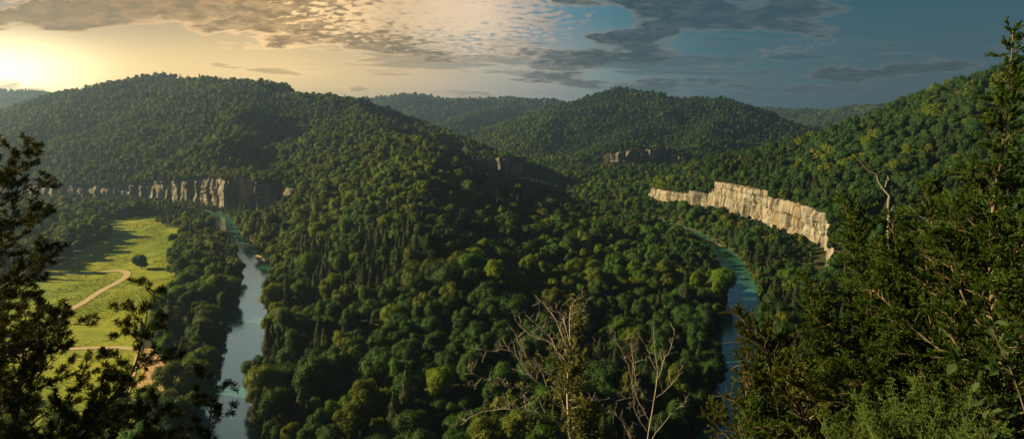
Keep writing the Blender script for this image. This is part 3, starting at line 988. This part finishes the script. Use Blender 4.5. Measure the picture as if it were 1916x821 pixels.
def evergreen(name, label, path_px, D, reach, step, style, fol, seed, trunk_r=.07, elev=(20, 50), start=0.0, bias=None, dead=0.0,
              shoot=None, group=None, cat='tree', sub_step=.11, tw_step=.065, twl=(.09, .2), bark=None):
    pl = Plant(seed); g = pl.g
    low, P = trunk_path(path_px, D)
    Pn = smooth_line(P, 6)
    cum = np.concatenate([[0], np.cumsum(np.linalg.norm(np.diff(Pn, axis=0), axis=1))]); T = cum[-1]
    full = np.concatenate([low, Pn])
    rad = np.concatenate([np.full(len(low), trunk_r * 1.2), trunk_r * (1 - .88 * cum / T)])
    pl.tr.append((full, rad))
    s = start * T; k = 0; a = g.uniform(0, 6)
    while s < T:
        p = np.array([np.interp(s, cum, Pn[:, c]) for c in range(3)]); tt = s / T
        L = np.interp(tt, np.linspace(0, 1, len(reach)), reach) * g.uniform(.65, 1.2)
        a += 2.4 + g.uniform(-.4, .4); e = math.radians(g.uniform(*elev)) * (.7 + .6 * tt)
        d = np.array((math.cos(a) * math.cos(e), math.sin(a) * math.cos(e), math.sin(e)))
        if bias is not None:
            d = unit(d + np.array(bias))
        s += step * g.uniform(.6, 1.4)
        dry = g.uniform() < dead
        n = max(4, int(L / .16)); lp = pl.path(p, d, L, n, .13, .035)
        r0 = .006 + .011 * L
        pl.br.append((lp, (r0, .003)))
        c2 = np.linspace(0, L, n + 1); q = .12 * L
        while q < L:
            f = q / L; pp = np.array([np.interp(q, c2, lp[:, c]) for c in range(3)])
            ii = min(int(f * n), n - 1); ld = unit(lp[ii + 1] - lp[ii])
            side = unit(np.cross(ld, pl.rv())); sl = (.16 + .42 * L * (1 - f) ** .8 * (.35 + .65 * min(1, f * 3))) * g.uniform(.6, 1.15)
            sp = pl.path(pp, ld * .75 + side * .75 + UP * .18, sl, max(2, int(sl / .12)), .16, .03)
            pl.br.append((sp, (r0 * .4, .0022)))
            if not dry or g.uniform() < .12:
                w = .03
                sc_ = np.linspace(0, sl, len(sp))
                while w < sl:
                    p3 = np.array([np.interp(w, sc_, sp[:, c]) for c in range(3)]); jj = min(int(w / sl * (len(sp) - 1)), len(sp) - 2)
                    sd = unit(sp[jj + 1] - sp[jj]); d3 = unit(sd * .8 + pl.rv() * .75 + UP * .2)
                    pl.tw.append((p3, p3 + d3 * g.uniform(*twl)))
                    w += tw_step * g.uniform(.7, 1.3)
                pl.tw.append((sp[-2], sp[-1] + unit(sp[-1] - sp[-2]) * .05))
            q += sub_step * g.uniform(.7, 1.3)
        if not dry: pl.tw.append((lp[-2], lp[-1] + unit(lp[-1] - lp[-2]) * .08))
    if style == 'cedar':
        sh = shoot or (300, (.03, .065), .016)
        pl.shoots(sh[0], sh[1], sh[2], .75, .55, .22)
    else:
        sh = shoot or (430, (.05, .09), .010)
        pl.shoots(sh[0], sh[1], sh[2], .55, .85, .15, .25)
    b = full[0]
    print(label, 'twigs', len(pl.tw), 'quads', sum(len(x) for x in pl.q))
    return finish(pl, name, label, cat, b, bark or M['bark'], fol, group=group)


# left side: dark pines, nearly silhouettes
evergreen('pine_tree', 'large dark pine reaching in over the meadow from the left edge', [(-150, 1000), (-110, 760), (-75, 560), (-50, 400), (-30, 290)], 9.5,
          (1.3, 1.9, 2.4, 2.3, 1.8, 1.3, .5), .12, 'pine', M['pine'], 3, .10, (5, 38), 0, (.35, 0, .05), .06, twl=(.07, .15), sub_step=.15, tw_step=.10)
evergreen('pine_tree', 'slim leaning pine with its top in front of the sandy lot', [(60, 905), (130, 822), (205, 752), (250, 690), (268, 620), (284, 545)], 9.0,
          (.55, .8, .75, .45, .5, .42, .14), .16, 'pine', M['pine'], 8, .035, (5, 45), 0, None, .05, twl=(.06, .13), sub_step=.14, tw_step=.09)
evergreen('pine_tree', 'short pine top in front of the left river arm', [(372, 940), (384, 860), (392, 790), (398, 735), (392, 705)], 9.0,
          (.6, .5, .42, .34, .16), .13, 'pine', M['pine'], 14, .025, (5, 45), 0, None, .08, twl=(.06, .13), sub_step=.13, tw_step=.09)
evergreen('pine_tree', 'low bushy pine filling the bottom left corner', [(150, 1000), (165, 900), (190, 820), (200, 770)], 8.2,
          (1.3, 1.2, .95, .35), .12, 'pine', M['pine'], 21, .04, (0, 45), 0, None, .05, twl=(.06, .13), sub_step=.13, tw_step=.09)
evergreen('pine_tree', 'bushy pine along the bottom edge below the sandy lot', [(305, 1000), (300, 900), (296, 830), (292, 790)], 9.2,
          (1.1, .95, .6, .2), .12, 'pine', M['pine'], 25, .035, (0, 45), 0, None, .05, twl=(.06, .13), sub_step=.13, tw_step=.09)

evergreen('pine_tree', 'dark pine crowding the left edge below the large one', [(10, 1050), (25, 850), (40, 700), (48, 590)], 8.8,
          (1.5, 1.5, 1.2, .9, .3), .11, 'pine', M['pine'], 27, .045, (0, 42), 0, None, .05, twl=(.06, .13), sub_step=.13, tw_step=.09)

# right side: cedars
evergreen('cedar_tree', 'tallest dark cedar at the right edge with a spiky top', [(1905, 950), (1880, 690), (1858, 560), (1856, 420), (1878, 260), (1891, 140), (1896, 55)], 11.0,
          (1.9, 2.3, 2.5, 2.1, 1.15, .5, .3, .10), .075, 'cedar', M['cedar'], 31, .075, (18, 48), 0, (-.10, 0, 0), .05)
evergreen('cedar_tree', 'feathery cedar left of the tallest one with a slender tip', [(1720, 980), (1668, 760), (1640, 600), (1612, 470), (1575, 375)], 13.5,
          (2.0, 1.9, 1.6, 1.15, .7, .16), .072, 'cedar', M['cedar'], 37, .06, (20, 52), 0, None, .06)
evergreen('cedar_tree', 'dense cedar between the feathery and the tallest cedar', [(1800, 980), (1775, 760), (1765, 600), (1748, 450), (1735, 345)], 12.5,
          (1.9, 1.9, 1.6, 1.2, .7, .12), .072, 'cedar', M['cedar'], 41, .065, (20, 50), 0, None, .08)
evergreen('cedar_tree', 'rusty cedar with many bare twigs at the foot of the right river arm', [(1560, 990), (1520, 830), (1470, 720), (1425, 640), (1385, 590)], 11.5,
          (1.9, 1.7, 1.35, .95, .55, .18), .085, 'cedar', M['cedar_brown'], 43, .045, (15, 50), 0, (-.1, 0, 0), .28)
evergreen('cedar_tree', 'green cedar shoulder above the rusty cedar', [(1590, 900), (1560, 720), (1530, 600), (1505, 520)], 14.0,
          (1.3, 1.2, .85, .5, .1), .072, 'cedar', M['cedar'], 47, .045, (20, 52), 0, None, .08)
evergreen('cedar_tree', 'low cedar at the bottom edge below the rusty cedar', [(1370, 1000), (1385, 900), (1400, 820), (1408, 770)], 10.0,
          (.9, .85, .6, .15), .07, 'cedar', M['cedar'], 53, .03, (10, 50), 0, None, .15)


evergreen('cedar_tree', 'ragged cedar in front of the lower right river arm', [(1392, 1000), (1388, 850), (1396, 740), (1398, 655)], 11.8,
          (1.35, 1.2, .85, .5, .14), .08, 'cedar', M['cedar_brown'], 57, .035, (12, 50), 0, None, .18)
evergreen('cedar_tree', 'cedar top standing just before the bleached snag', [(1700, 900), (1690, 700), (1682, 540), (1668, 405)], 13.0,
          (1.6, 1.5, 1.1, .7, .14), .08, 'cedar', M['cedar'], 59, .05, (22, 52), 0, None, .08)


# bright juniper bush, near
def bush(name, label, px, py, D, nst, Lr, fol, seed, spread):
    pl = Plant(seed); g = pl.g
    b = at(px, py, D); gz = terr1(b[0], b[1])
    base = np.array((b[0], b[1], gz - .1))
    pl.tr.append((np.array([base, (base + b) / 2 + .05, b]), (.06, .05, .035)))
    for k in range(nst):
        a = g.uniform(0, 2 * math.pi); o = math.sqrt(g.uniform(0, 1)) * spread
        d = unit(np.array((math.cos(a) * o, math.sin(a) * o, g.uniform(.35, 1.0))))
        L = g.uniform(*Lr); n = max(4, int(L / .1)); lp = pl.path(b, d, L, n, .14, .05)
        pl.br.append((lp, (.011, .003)))
        c2 = np.linspace(0, L, n + 1); q = .25 * L
        while q < L:
            pp = np.array([np.interp(q, c2, lp[:, c]) for c in range(3)]); ii = min(int(q / L * n), n - 1)
            ld = unit(lp[ii + 1] - lp[ii]); sl = g.uniform(.10, .28) * (1.2 - q / L)
            sp = pl.path(pp, ld * .6 + pl.rv() * .8 + UP * .35, sl, 3, .2, .12)
            pl.br.append((sp, (.003, .0015)))
            for m in range(3): pl.tw.append((sp[m], sp[m + 1]))
            for m in range(5):
                i0 = g.integers(0, 3); p3 = sp[i0] + (sp[i0 + 1] - sp[i0]) * g.uniform(0, 1)
                d3 = unit((sp[i0 + 1] - sp[i0]) * 8 + pl.rv() * .7 + UP * .25); pl.tw.append((p3, p3 + d3 * g.uniform(.03, .08)))
            q += .045 * g.uniform(.6, 1.3)
        pl.tw.append((lp[-2], lp[-1]))
    pl.shoots(420, (.012, .026), .0055, .8, .5, .25)
    print(label, len(pl.tw), sum(len(x) for x in pl.q))
    return finish(pl, name, label, 'shrub', base, M['bark'], fol, twig_r=.0018)


bush('juniper_bush', 'fresh green juniper bush in the bottom right corner', 1720, 900, 7.0, 90, (.55, 1.25), M['juniper'], 61, 1.15)
bush('juniper_bush', 'smaller green juniper left of the bottom right one', 1590, 890, 7.6, 45, (.4, .95), M['juniper'], 62, 1.0)


def poly_branch(pl, P, r0, r1, n=5):
    L = smooth_line(np.array(P), n); L[1:] = L[1:] + pl.g.normal(size=L[1:].shape) * .012; pl.br.append((L, (r0, r1))); return L


def twiggy(pl, L, step, ln, r, up=.25, depth=1, out=None, spread=.9, fwd=.6):
    g = pl.g; cum = np.concatenate([[0], np.cumsum(np.linalg.norm(np.diff(L, axis=0), axis=1))]); T = cum[-1]; q = T * .18
    while q < T:
        p = np.array([np.interp(q, cum, L[:, c]) for c in range(3)]); i = min(np.searchsorted(cum, q), len(L) - 1); d = unit(L[i] - L[max(i - 1, 0)])
        l = g.uniform(*ln) * (1.15 - .6 * q / T)
        B = pl.path(p, d * fwd + pl.rv() * spread + UP * up, l, max(4, int(l / .07)), .22, .05)
        pl.br.append((B, (r, r * .3)))
        if out is not None: out.append(B)
        if depth > 0: twiggy(pl, B, step * .7, (ln[0] * .4, ln[1] * .45), r * .6, up, depth - 1, out, spread, fwd)
        q += step * g.uniform(.6, 1.4)


def W_(px, py, D=14.0, dd=0.0):
    return at(px, py, D + dd)


# centre: half-dead small tree with leaves on its right side
pl = Plant(71); g = pl.g
low, P = trunk_path([(1078, 900), (1066, 800), (1062, 720), (1068, 660), (1066, 600), (1072, 548)], 14.0)
Pn = smooth_line(P, 5); pl.tr.append((np.concatenate([low, Pn]), np.concatenate([np.full(len(low), .05), np.linspace(.042, .006, len(Pn))])))
bare = []
for q, dd in (([(1064, 740), (1030, 700), (1000, 690), (975, 650), (962, 615)], -.4), ([(1064, 770), (1000, 735), (940, 720), (890, 700), (866, 680)], -.6),
              ([(1068, 800), (1000, 770), (940, 765), (890, 775), (862, 795)], .4), ([(1064, 700), (1040, 650), (1020, 620), (985, 590)], .3),
              ([(1066, 665), (1045, 610), (1024, 575), (1003, 553)], .2), ([(1066, 640), (1056, 600), (1040, 575)], -.3),
              ([(1065, 690), (1030, 640), (990, 625), (962, 598)], .5), ([(1062, 730), (1000, 712), (960, 660), (905, 655), (880, 650)], 0),
              ([(1068, 630), (1085, 590), (1100, 560)], .2), ([(1068, 720), (1110, 670), (1150, 645), (1165, 630)], -.2)):
    n = len(q); L = poly_branch(pl, [W_(x, y, 14.0, dd * k / (n - 1)) for k, (x, y) in enumerate(q)], .013, .0035)
    bare.append(L); twiggy(pl, L, .17, (.25, .6), .0055, .25, 2)
leafy = []
for k in range(80):
    s = g.uniform(0, 1) ** 1.5 * .97; i = int(s * (len(Pn) - 1)); p = Pn[i]; a = g.uniform(-1.5, 1.5) if g.uniform() < .75 else g.uniform(0, 6.28)
    l = g.uniform(.35, .95) * (1.1 - .62 * s); L = pl.path(p, (math.cos(a), math.sin(a), .55), l, 6, .2, .04)
    pl.br.append((L, (.009, .003))); leafy.append(L); o = []
    twiggy(pl, L, .11, (.15, .32), .0035, .1, 0, o)
    for B in o + [L]:
        for m in range(1, len(B) - 1): pl.tw.append((B[m], B[m + 1]))
for L in (bare[0], bare[2], bare[1]):
    o = []
    twiggy(pl, L[: len(L) * 2 // 3], .12, (.12, .3), .003, .1, 0, o)
    for B in o:
        for m in range(1, len(B) - 1): pl.tw.append((B[m], B[m + 1]))
pl.leaves(75, (.05, .095), .26, .45)
print('centre leaves', len(pl.q[0]))
finish(pl, 'small_tree', 'small half-bare tree with sparse drooping leaves at the bottom centre', 'tree', pl.tr[0][0][0], M['dead'], M['leaf'], twig_r=.002)

# bare shrub right of it
pl = Plant(73); g = pl.g
low, P = trunk_path([(1206, 900), (1212, 820), (1222, 760), (1230, 700), (1226, 660), (1222, 600)], 13.0)
Pn = smooth_line(P, 5); pl.tr.append((np.concatenate([low, Pn]), np.concatenate([np.full(len(low), .024), np.linspace(.016, .003, len(Pn))])))
for q in ([(1228, 715), (1240, 680), (1255, 650), (1262, 615)], [(1222, 750), (1200, 742), (1160, 748), (1120, 745), (1102, 752)], [(1226, 690), (1212, 655), (1200, 632)],
          [(1218, 790), (1190, 740), (1176, 690), (1160, 650), (1135, 620)], [(1226, 745), (1260, 715), (1280, 680)], [(1206, 880), (1170, 800), (1150, 770)],
          [(1212, 830), (1260, 770), (1290, 745)], [(1192, 720), (1182, 660), (1180, 640)], [(1214, 810), (1190, 770), (1185, 720)]):
    L = poly_branch(pl, [W_(x, y, 13.0, .15 * k * (1 if x > 1220 else -1)) for k, (x, y) in enumerate(q)], .0075, .0025)
    twiggy(pl, L, .14, (.18, .45), .0032, .3, 2)
finish(pl, 'bare_shrub', 'leafless pale shrub just right of the half-bare tree', 'shrub', pl.tr[0][0][0], M['dead'], None)

# bare grey twigs standing among the right-hand cedars
for nm, seed, D, stem, br, lab in (
        ('dead_tree', 79, 15.5, [(1665, 560), (1664, 440), (1662, 388), (1652, 350), (1636, 325), (1612, 300), (1586, 284)],
         [[(1636, 326), (1650, 322)], [(1655, 352), (1662, 338), (1660, 330)], [(1664, 400), (1672, 385)]], 'bleached dead snag rising above the right-hand cedars'),
        ('bare_shrub', 83, 11.6, [(1470, 900), (1455, 760), (1440, 690), (1425, 655), (1395, 640), (1350, 642)],
         [[(1430, 660), (1400, 630), (1380, 625)], [(1440, 690), (1462, 650), (1490, 640)], [(1455, 760), (1420, 740), (1400, 720)], [(1445, 700), (1480, 690), (1500, 660)],
          [(1425, 655), (1405, 665), (1370, 690)]], 'bare pale twigs poking out left of the rusty cedar'),
        ('bare_shrub', 89, 14.5, [(1760, 560), (1750, 440), (1735, 395), (1722, 370)],
         [[(1748, 430), (1765, 400), (1770, 380)], [(1745, 420), (1715, 400), (1700, 385)], [(1752, 450), (1785, 410), (1800, 385)]], 'thin bare twigs between the snag and the tallest cedar')):
    pl = Plant(seed); low, P = trunk_path(stem, D); big_ = nm == 'dead_tree'; Pn = smooth_line(P, 2 if big_ else 5); Pn = Pn + (np.random.default_rng(4).normal(size=Pn.shape) * .025 if big_ else 0)
    pl.tr.append((np.concatenate([low, Pn]), np.concatenate([np.full(len(low), .06 if big_ else .03), np.linspace(.055 if big_ else .022, .010 if big_ else .004, len(Pn))])))
    for q in br:
        L = poly_branch(pl, [W_(x, y, D, .2 * k) for k, (x, y) in enumerate(q)], .016 if big_ else .009, .006 if big_ else .003)
        if not big_: twiggy(pl, L, .14, (.12, .35), .0035, .25, 1)
    finish(pl, nm, lab, 'dead tree' if big_ else 'shrub', pl.tr[0][0][0], M['snag'], None)

# broad-leaved sapling in the corner
pl = Plant(97); g = pl.g
low, P = trunk_path([(1960, 900), (1925, 790), (1895, 700), (1868, 640), (1850, 600)], 5.6)
Pn = smooth_line(P, 5); pl.tr.append((np.concatenate([low, Pn]), np.concatenate([np.full(len(low), .016), np.linspace(.012, .003, len(Pn))])))
for q in ([(1925, 790), (1870, 760), (1815, 730)], [(1905, 720), (1930, 690), (1960, 660)], [(1895, 700), (1850, 690), (1790, 675)], [(1940, 840), (1890, 815), (1840, 790)],
          [(1880, 665), (1905, 640), (1925, 612)]):
    L = poly_branch(pl, [W_(x, y, 5.6, -.12 * k) for k, (x, y) in enumerate(q)], .006, .002)
    for m in range(2, len(L) - 1): pl.tw.append((L[m], L[m + 1]))
for m in range(8, len(Pn) - 1): pl.tw.append((Pn[m], Pn[m + 1]))
pl.leaves(26, (.07, .13), .36, .15)
finish(pl, 'sapling', 'young sapling with broad leaves at the right edge', 'sapling', pl.tr[0][0][0], M['bark'], M['broad'], twig_r=.002, fol_name='leaves')


# ------------------------------------------------------------------ rank grass standing in the meadow
g = np.random.default_rng(91)
mp_ = np.array(MEADOW); gx = g.uniform(mp_[:, 0].min(), mp_[:, 0].max(), 60000); gy = g.uniform(mp_[:, 1].min(), mp_[:, 1].max(), 60000)
ok = inpoly(gx, gy, MEADOW) & ~inpoly(gx, gy, SAND) & (fbm(gx / 16, gy / 34, 95, 3) + g.uniform(-.12, .12, gx.size) > .54)
for L_r in (road1, road2, road3): ok &= line_dist(gx, gy, L_r)[0] > 2.6
gx, gy = gx[ok], gy[ok]; gz = terrain(gx, gy) + .3; P_ = np.stack([gx, gy, gz], -1); Qs = []
for k in range(3):
    a = g.uniform(0, math.pi, len(gx)); w = g.uniform(.25, .7, len(gx)) * .5; h = g.uniform(.25, .75, len(gx))
    T_ = np.stack([np.cos(a) * w, np.sin(a) * w, 0 * a], -1); U_ = np.stack([g.normal(0, .15, len(gx)), g.normal(0, .15, len(gx)), h], -1)
    Qs.append(np.stack([P_ - T_ * .6, P_ + T_ * .6, P_ + T_ + U_, P_ - T_ + U_ * .8], 1))
Qs = np.concatenate(Qs); gme = mesh_from('rank_grass', Qs.reshape(-1, 3), np.arange(len(Qs) * 4).reshape(-1, 4))
link('rank_grass', gme, leaf_mat('rank_grass', (.15, .23, .02), (.32, .32, .04), .3), kind='stuff', label='tufts of rank grass scattered over the meadow')

# ------------------------------------------------------------------ boulders beside the footpath
g = np.random.default_rng(3)
stone = dirt_material('grey_boulder', (.30, .29, .27), (.45, .44, .41), 1.2)
for (px, py, s, lab) in ((233, 738, 1.6, 'large pale boulder in the grass beside the footpath'), (229, 722, 1.2, 'flat pale boulder uphill of the large one'),
                         (181, 771, 1.0, 'grey boulder near the bottom left of the meadow'), (197, 770, .8, 'smallest boulder, right of the bottom left one')):
    x, y = flp(px, py); v = ICO2 * (1 + .25 * (vn(ICO2[:, 0] * 2 + px, ICO2[:, 1] * 2 + ICO2[:, 2] * 3, 5)[:, None] - .5)) * np.array((s, s * .7, s * .55))
    me = mesh_from('boulder', v, None, ICF2); smooth(me)
    o = link('boulder', me, stone, label=lab, category='boulder', group='boulders in the grass by the footpath'); o.location = (x, y, terr1(x, y) + .5)

# ------------------------------------------------------------------ haze
import bmesh
bm = bmesh.new(); bmesh.ops.create_cube(bm, size=1); me = bpy.data.meshes.new('haze'); bm.to_mesh(me); bm.free()
hz = link('haze', me, None, kind='stuff', label='thin golden evening haze filling the valley')
hz.scale = (12400, 12400, 270); hz.location = (0, 0, -124 + 135)
hm = bpy.data.materials.new('haze'); hm.use_nodes = True; t = NT(hm.node_tree); t.n.clear()
pv = t.add('ShaderNodeVolumePrincipled'); o_ = t.add('ShaderNodeOutputMaterial'); t.l.new(pv.outputs[0], o_.inputs['Volume'])
pv.inputs['Color'].default_value = (.38, .60, 1.0, 1); pv.inputs['Density'].default_value = 1.3e-4; pv.inputs['Anisotropy'].default_value = .72
me.materials.append(hm)

# ------------------------------------------------------------------ sun and sky
SUN_AZ, SUN_EL = math.radians(-82), math.radians(20)
ld = bpy.data.lights.new('sun', 'SUN'); ld.energy = 5.0; ld.angle = math.radians(.5); ld.color = (1.0, .73, .34)
lo = bpy.data.objects.new('sun', ld); C.objects.link(lo)
sd = Vector((math.sin(SUN_AZ) * math.cos(SUN_EL), math.cos(SUN_AZ) * math.cos(SUN_EL), math.sin(SUN_EL)))
lo.rotation_euler = (-sd).to_track_quat('-Z', 'Y').to_euler()

world = bpy.data.worlds.new('World'); scene.world = world; world.use_nodes = True
t = NT(world.node_tree); bg = t.n['Background']
tc = t.add('ShaderNodeTexCoord'); V3 = tc.outputs['Generated']
sep = t.add('ShaderNodeSeparateXYZ', ins={0: V3}); vx, vy, vz = sep.outputs
D2 = 180 / math.pi
azd = t.math('MULTIPLY', t.math('ARCTAN2', vx, vy), D2)          # degrees, right positive
eld = t.math('MULTIPLY', t.math('ARCSINE', vz), D2)


def gauss(a0, e0, sa, se, amp, rot=0.0):
    da = t.math('SUBTRACT', azd, a0); de = t.math('SUBTRACT', eld, e0)
    de = t.math('MULTIPLY_ADD', da, -rot, de)
    q = t.math('ADD', t.math('POWER', t.math('ABSOLUTE', t.math('DIVIDE', da, sa)), 2.0), t.math('POWER', t.math('ABSOLUTE', t.math('DIVIDE', de, se)), 2.0))
    return t.math('MULTIPLY', t.math('EXPONENT', t.math('MULTIPLY', q, -1.0)), amp)


def addup(*a):
    s = a[0]
    for k in a[1:]: s = t.math('ADD', s, k)
    return s


azn = t.math('MULTIPLY_ADD', azd, 1 / 180, .5)                   # 0..1, .5 = ahead
def az_ramp(stops): return t.ramp(azn, [((a + 180) / 360, c) for a, c in stops])
hor = az_ramp([(-180, (.05, .09, .12)), (-100, (.30, .24, .16)), (-60, (.95, .58, .20)), (-38, (1.1, .72, .27)), (-27, (.95, .64, .28)), (-15, (.84, .60, .33)), (-5, (.60, .52, .38)),
               (6, (.42, .41, .35)), (18, (.17, .27, .28)), (32, (.055, .15, .175)), (60, (.04, .10, .13)), (180, (.04, .08, .11))])
high = az_ramp([(-180, (.03, .07, .10)), (-60, (.20, .22, .22)), (-38, (.40, .30, .16)), (-20, (.30, .30, .26)), (-5, (.16, .25, .30)),
                (8, (.06, .21, .30)), (20, (.030, .15, .20)), (36, (.015, .09, .125)), (180, (.02, .06, .10))])
eln = t.math('DIVIDE', eld, 90.0)
sky = t.mix(t.ramp(eln, [(.0, 0.0), (.03, .12), (.085, .85), (.13, 1.0)]), hor, high)
glow = gauss(-37, 2.3, 5.0, 2.2, 2.2); glow2 = gauss(-35, 2.8, 18, 2.6, .45)
gl = t.add('ShaderNodeVectorMath', operation='SCALE', ins={0: (1.0, .84, .46), 3: glow})
gl2 = t.add('ShaderNodeVectorMath', operation='SCALE', ins={0: (1.0, .74, .28), 3: glow2})
sky = t.mix(1.0, sky, gl.outputs[0], 'ADD'); sky = t.mix(1.0, sky, gl2.outputs[0], 'ADD')

# unseen zenith dimmed to cut fill; unseen cyan belt added for river to reflect
belt = az_ramp([(-180, (.03, .06, .08)), (-70, (.40, .5, .46)), (-34, (1.0, 1.22, 1.08)), (-8, (.90, 1.18, 1.08)), (8, (.10, .26, .32)), (40, (.03, .10, .15)), (180, (.02, .05, .08))])
sky = t.mix(t.ramp(eln, [(.11, 0.0), (.17, 1.0)]), sky, belt)
sky = t.mix(t.ramp(eln, [(.25, 0.0), (.42, 1.0)]), sky, (.012, .035, .055))
# clouds lie on a high flat layer, so they crowd together towards the horizon
den = t.math('ADD', t.math('MAXIMUM', vz, 0.0), .24)
pxn = t.math('DIVIDE', vx, den); pyn = t.math('DIVIDE', vy, den)
cv = t.add('ShaderNodeCombineXYZ', ins={0: pxn, 1: pyn, 2: 0.0}).outputs[0]
cvr = t.mapping(cv, (1, 1, 1), (0, 0, .35))
big = t.noise(t.mapping(cvr, (1.3, 1.7, 1)), 1.0, 8, .56, .3)
puff = t.noise(cv, 13.0, 7, .62, .25)
puff2 = t.noise(t.mapping(cv, (3.0, 4.4, 1), (0, 0, .35), (3, 5, 0)), 1.0, 9, .64, .3)
# where the photo's decks sit (azimuth, elevation in degrees)
cov = addup(gauss(-37, 8.8, 13, 2.0, .5), gauss(22, 4.6, 4, .5, .22, .12), gauss(-28, 9.6, 24, 3.0, .72), gauss(-14, 5.6, 10, 1.2, .22, -.08), gauss(0, 4.6, 13, 1.1, .26, -.03), gauss(15, 7.4, 7.5, 1.6, .46, .09),
            gauss(19, 2.4, 6, .42, .26), gauss(28, 2.5, 4.5, .35, .20, .10), gauss(10, 1.6, 14, .7, .10), gauss(-2, 8.6, 5.5, 2.2, -.06),
            gauss(-33, 3.3, 20, 1.5, -.45), gauss(38, 6, 9, 6, -.14), gauss(-35, 7.6, 2.8, .40, -.9, .45), gauss(6.5, 9.2, 2.5, 1.0, -.3), t.math('MULTIPLY', t.math('MAXIMUM', t.math('SUBTRACT', eld, 11.0), 0.0), -.06))
dens = addup(t.math('MULTIPLY', t.math('SUBTRACT', big, .5), 2.3), t.math('MULTIPLY', t.math('SUBTRACT', puff2, .5), 1.5), cov, -.07)
lowcut = t.ramp(eln, [(.0, 0.0), (.012, .5), (.025, 1.0)])
deck = t.math('MULTIPLY', t.ramp(dens, [(.0, 0.0), (.07, .7), (.16, 1.0)]), lowcut)
thick = t.ramp(dens, [(.02, 0.0), (.20, 1.0)])
lit = az_ramp([(-180, (.1, .1, .1)), (-60, (1.0, .6, .25)), (-36, (1.9, 1.2, .50)), (-20, (.92, .64, .33)), (-5, (1.0, .74, .48)), (8, (.40, .34, .27)), (14, (.27, .25, .21)), (22, (.20, .205, .185)), (36, (.14, .17, .165)), (180, (.05, .06, .07))])
shade = az_ramp([(-180, (.03, .04, .05)), (-60, (.30, .19, .07)), (-36, (.34, .195, .055)), (-20, (.24, .165, .075)), (-8, (.17, .155, .115)), (4, (.09, .115, .12)), (14, (.02, .052, .068)), (30, (.018, .06, .08)), (180, (.02, .04, .05))])
lump = t.ramp(puff, [(.42, 0.0), (.70, 1.0)])
ccol = t.mix(t.math('MULTIPLY', thick, t.math('SUBTRACT', 1.0, t.math('MULTIPLY', lump, .35))), lit, shade)
# a field of small bright puffs high in the middle
pcov = addup(gauss(-15, 7.2, 8, 2.0, .17), gauss(2, 6.5, 7, 2.5, .12), gauss(-37, 8.8, 13, 2.0, .5), gauss(22, 4.6, 4, .5, .22, .12), gauss(-5, 8.2, 8, 2.4, .38), gauss(-3, 4, 12, 1.5, .06), gauss(12, 3.2, 10, 1.0, .09), gauss(-27, 9, 9, 5, -.3), gauss(16, 3.6, 1.5, .4, .2), -.20)
pd = t.math('ADD', t.math('SUBTRACT', t.noise(t.mapping(cv, (1, 1.25, 1), (0, 0, .4)), 24.0, 5, .55, .2), .46), pcov)
pden = t.math('MULTIPLY', t.ramp(pd, [(.0, 0.0), (.08, .7), (.2, 1.0)]), lowcut)
sky = t.mix(deck, sky, ccol)
sky = t.mix(t.math('MULTIPLY', pden, .9), sky, lit)
# long thin bars of cloud low over the hills
bv = t.add('ShaderNodeCombineXYZ', ins={0: t.math('MULTIPLY', azd, .085), 1: t.math('MULTIPLY_ADD', azd, .03, t.math('MULTIPLY', eld, 1.15)), 2: 3.7}).outputs[0]
bn = t.noise(bv, 1.0, 8, .62, .35)
bcov = addup(gauss(4, 3.6, 40, 2.6, .23), gauss(20, 4.2, 13, 2.2, .05), gauss(-36, 2, 10, 3, -.12), gauss(38, 6, 8, 5, -.08), -.22)
bd = t.math('ADD', t.math('SUBTRACT', bn, .46), bcov)
bar = t.math('MULTIPLY', t.ramp(bd, [(.0, 0.0), (.05, .55), (.14, .9)]), lowcut)
sky = t.mix(bar, sky, t.mix(t.ramp(bd, [(.015, 0.0), (.07, 1.0)]), lit, t.mix(.35, shade, sky)))
low = t.ramp(t.math('MULTIPLY_ADD', eln, 1.0, .5), [(.47, 0.0), (.5, 1.0)])
sky = t.mix(low, (.02, .03, .02), sky)
nish = t.add('ShaderNodeTexSky', sky_type='NISHITA', sun_disc=False); nish.sun_elevation = SUN_EL; nish.sun_rotation = SUN_AZ
SKYK = 3.65
sk = t.add('ShaderNodeVectorMath', operation='SCALE', ins={0: sky, 3: SKYK})
tot = t.mix(.03, sk.outputs[0], nish.outputs[0])
t.put(bg.inputs['Color'], tot); bg.inputs['Strength'].default_value = .1
world.cycles.sampling_method = 'MANUAL'; world.cycles.sample_map_resolution = 512

# ------------------------------------------------------------------ camera
cam = bpy.data.cameras.new('camera'); co = bpy.data.objects.new('camera', cam); C.objects.link(co)
cam.sensor_width = 36; cam.lens = 36 * F / 1916; cam.clip_start = .1; cam.clip_end = 20000
co.location = (0, 0, 0); co.rotation_euler = (math.pi / 2 - PITCH, 0, 0)
scene.camera = co
vs = scene.view_settings; vs.view_transform = 'Standard'; vs.look = 'None'; vs.exposure = 1.35; vs.gamma = 1; vs.use_curve_mapping = False
cy = scene.cycles
cy.max_bounces = 5; cy.diffuse_bounces = 3; cy.glossy_bounces = 2; cy.transmission_bounces = 3; cy.volume_bounces = 0; cy.transparent_max_bounces = 8
cy.sample_clamp_indirect = 4.0
cy.use_denoising = True
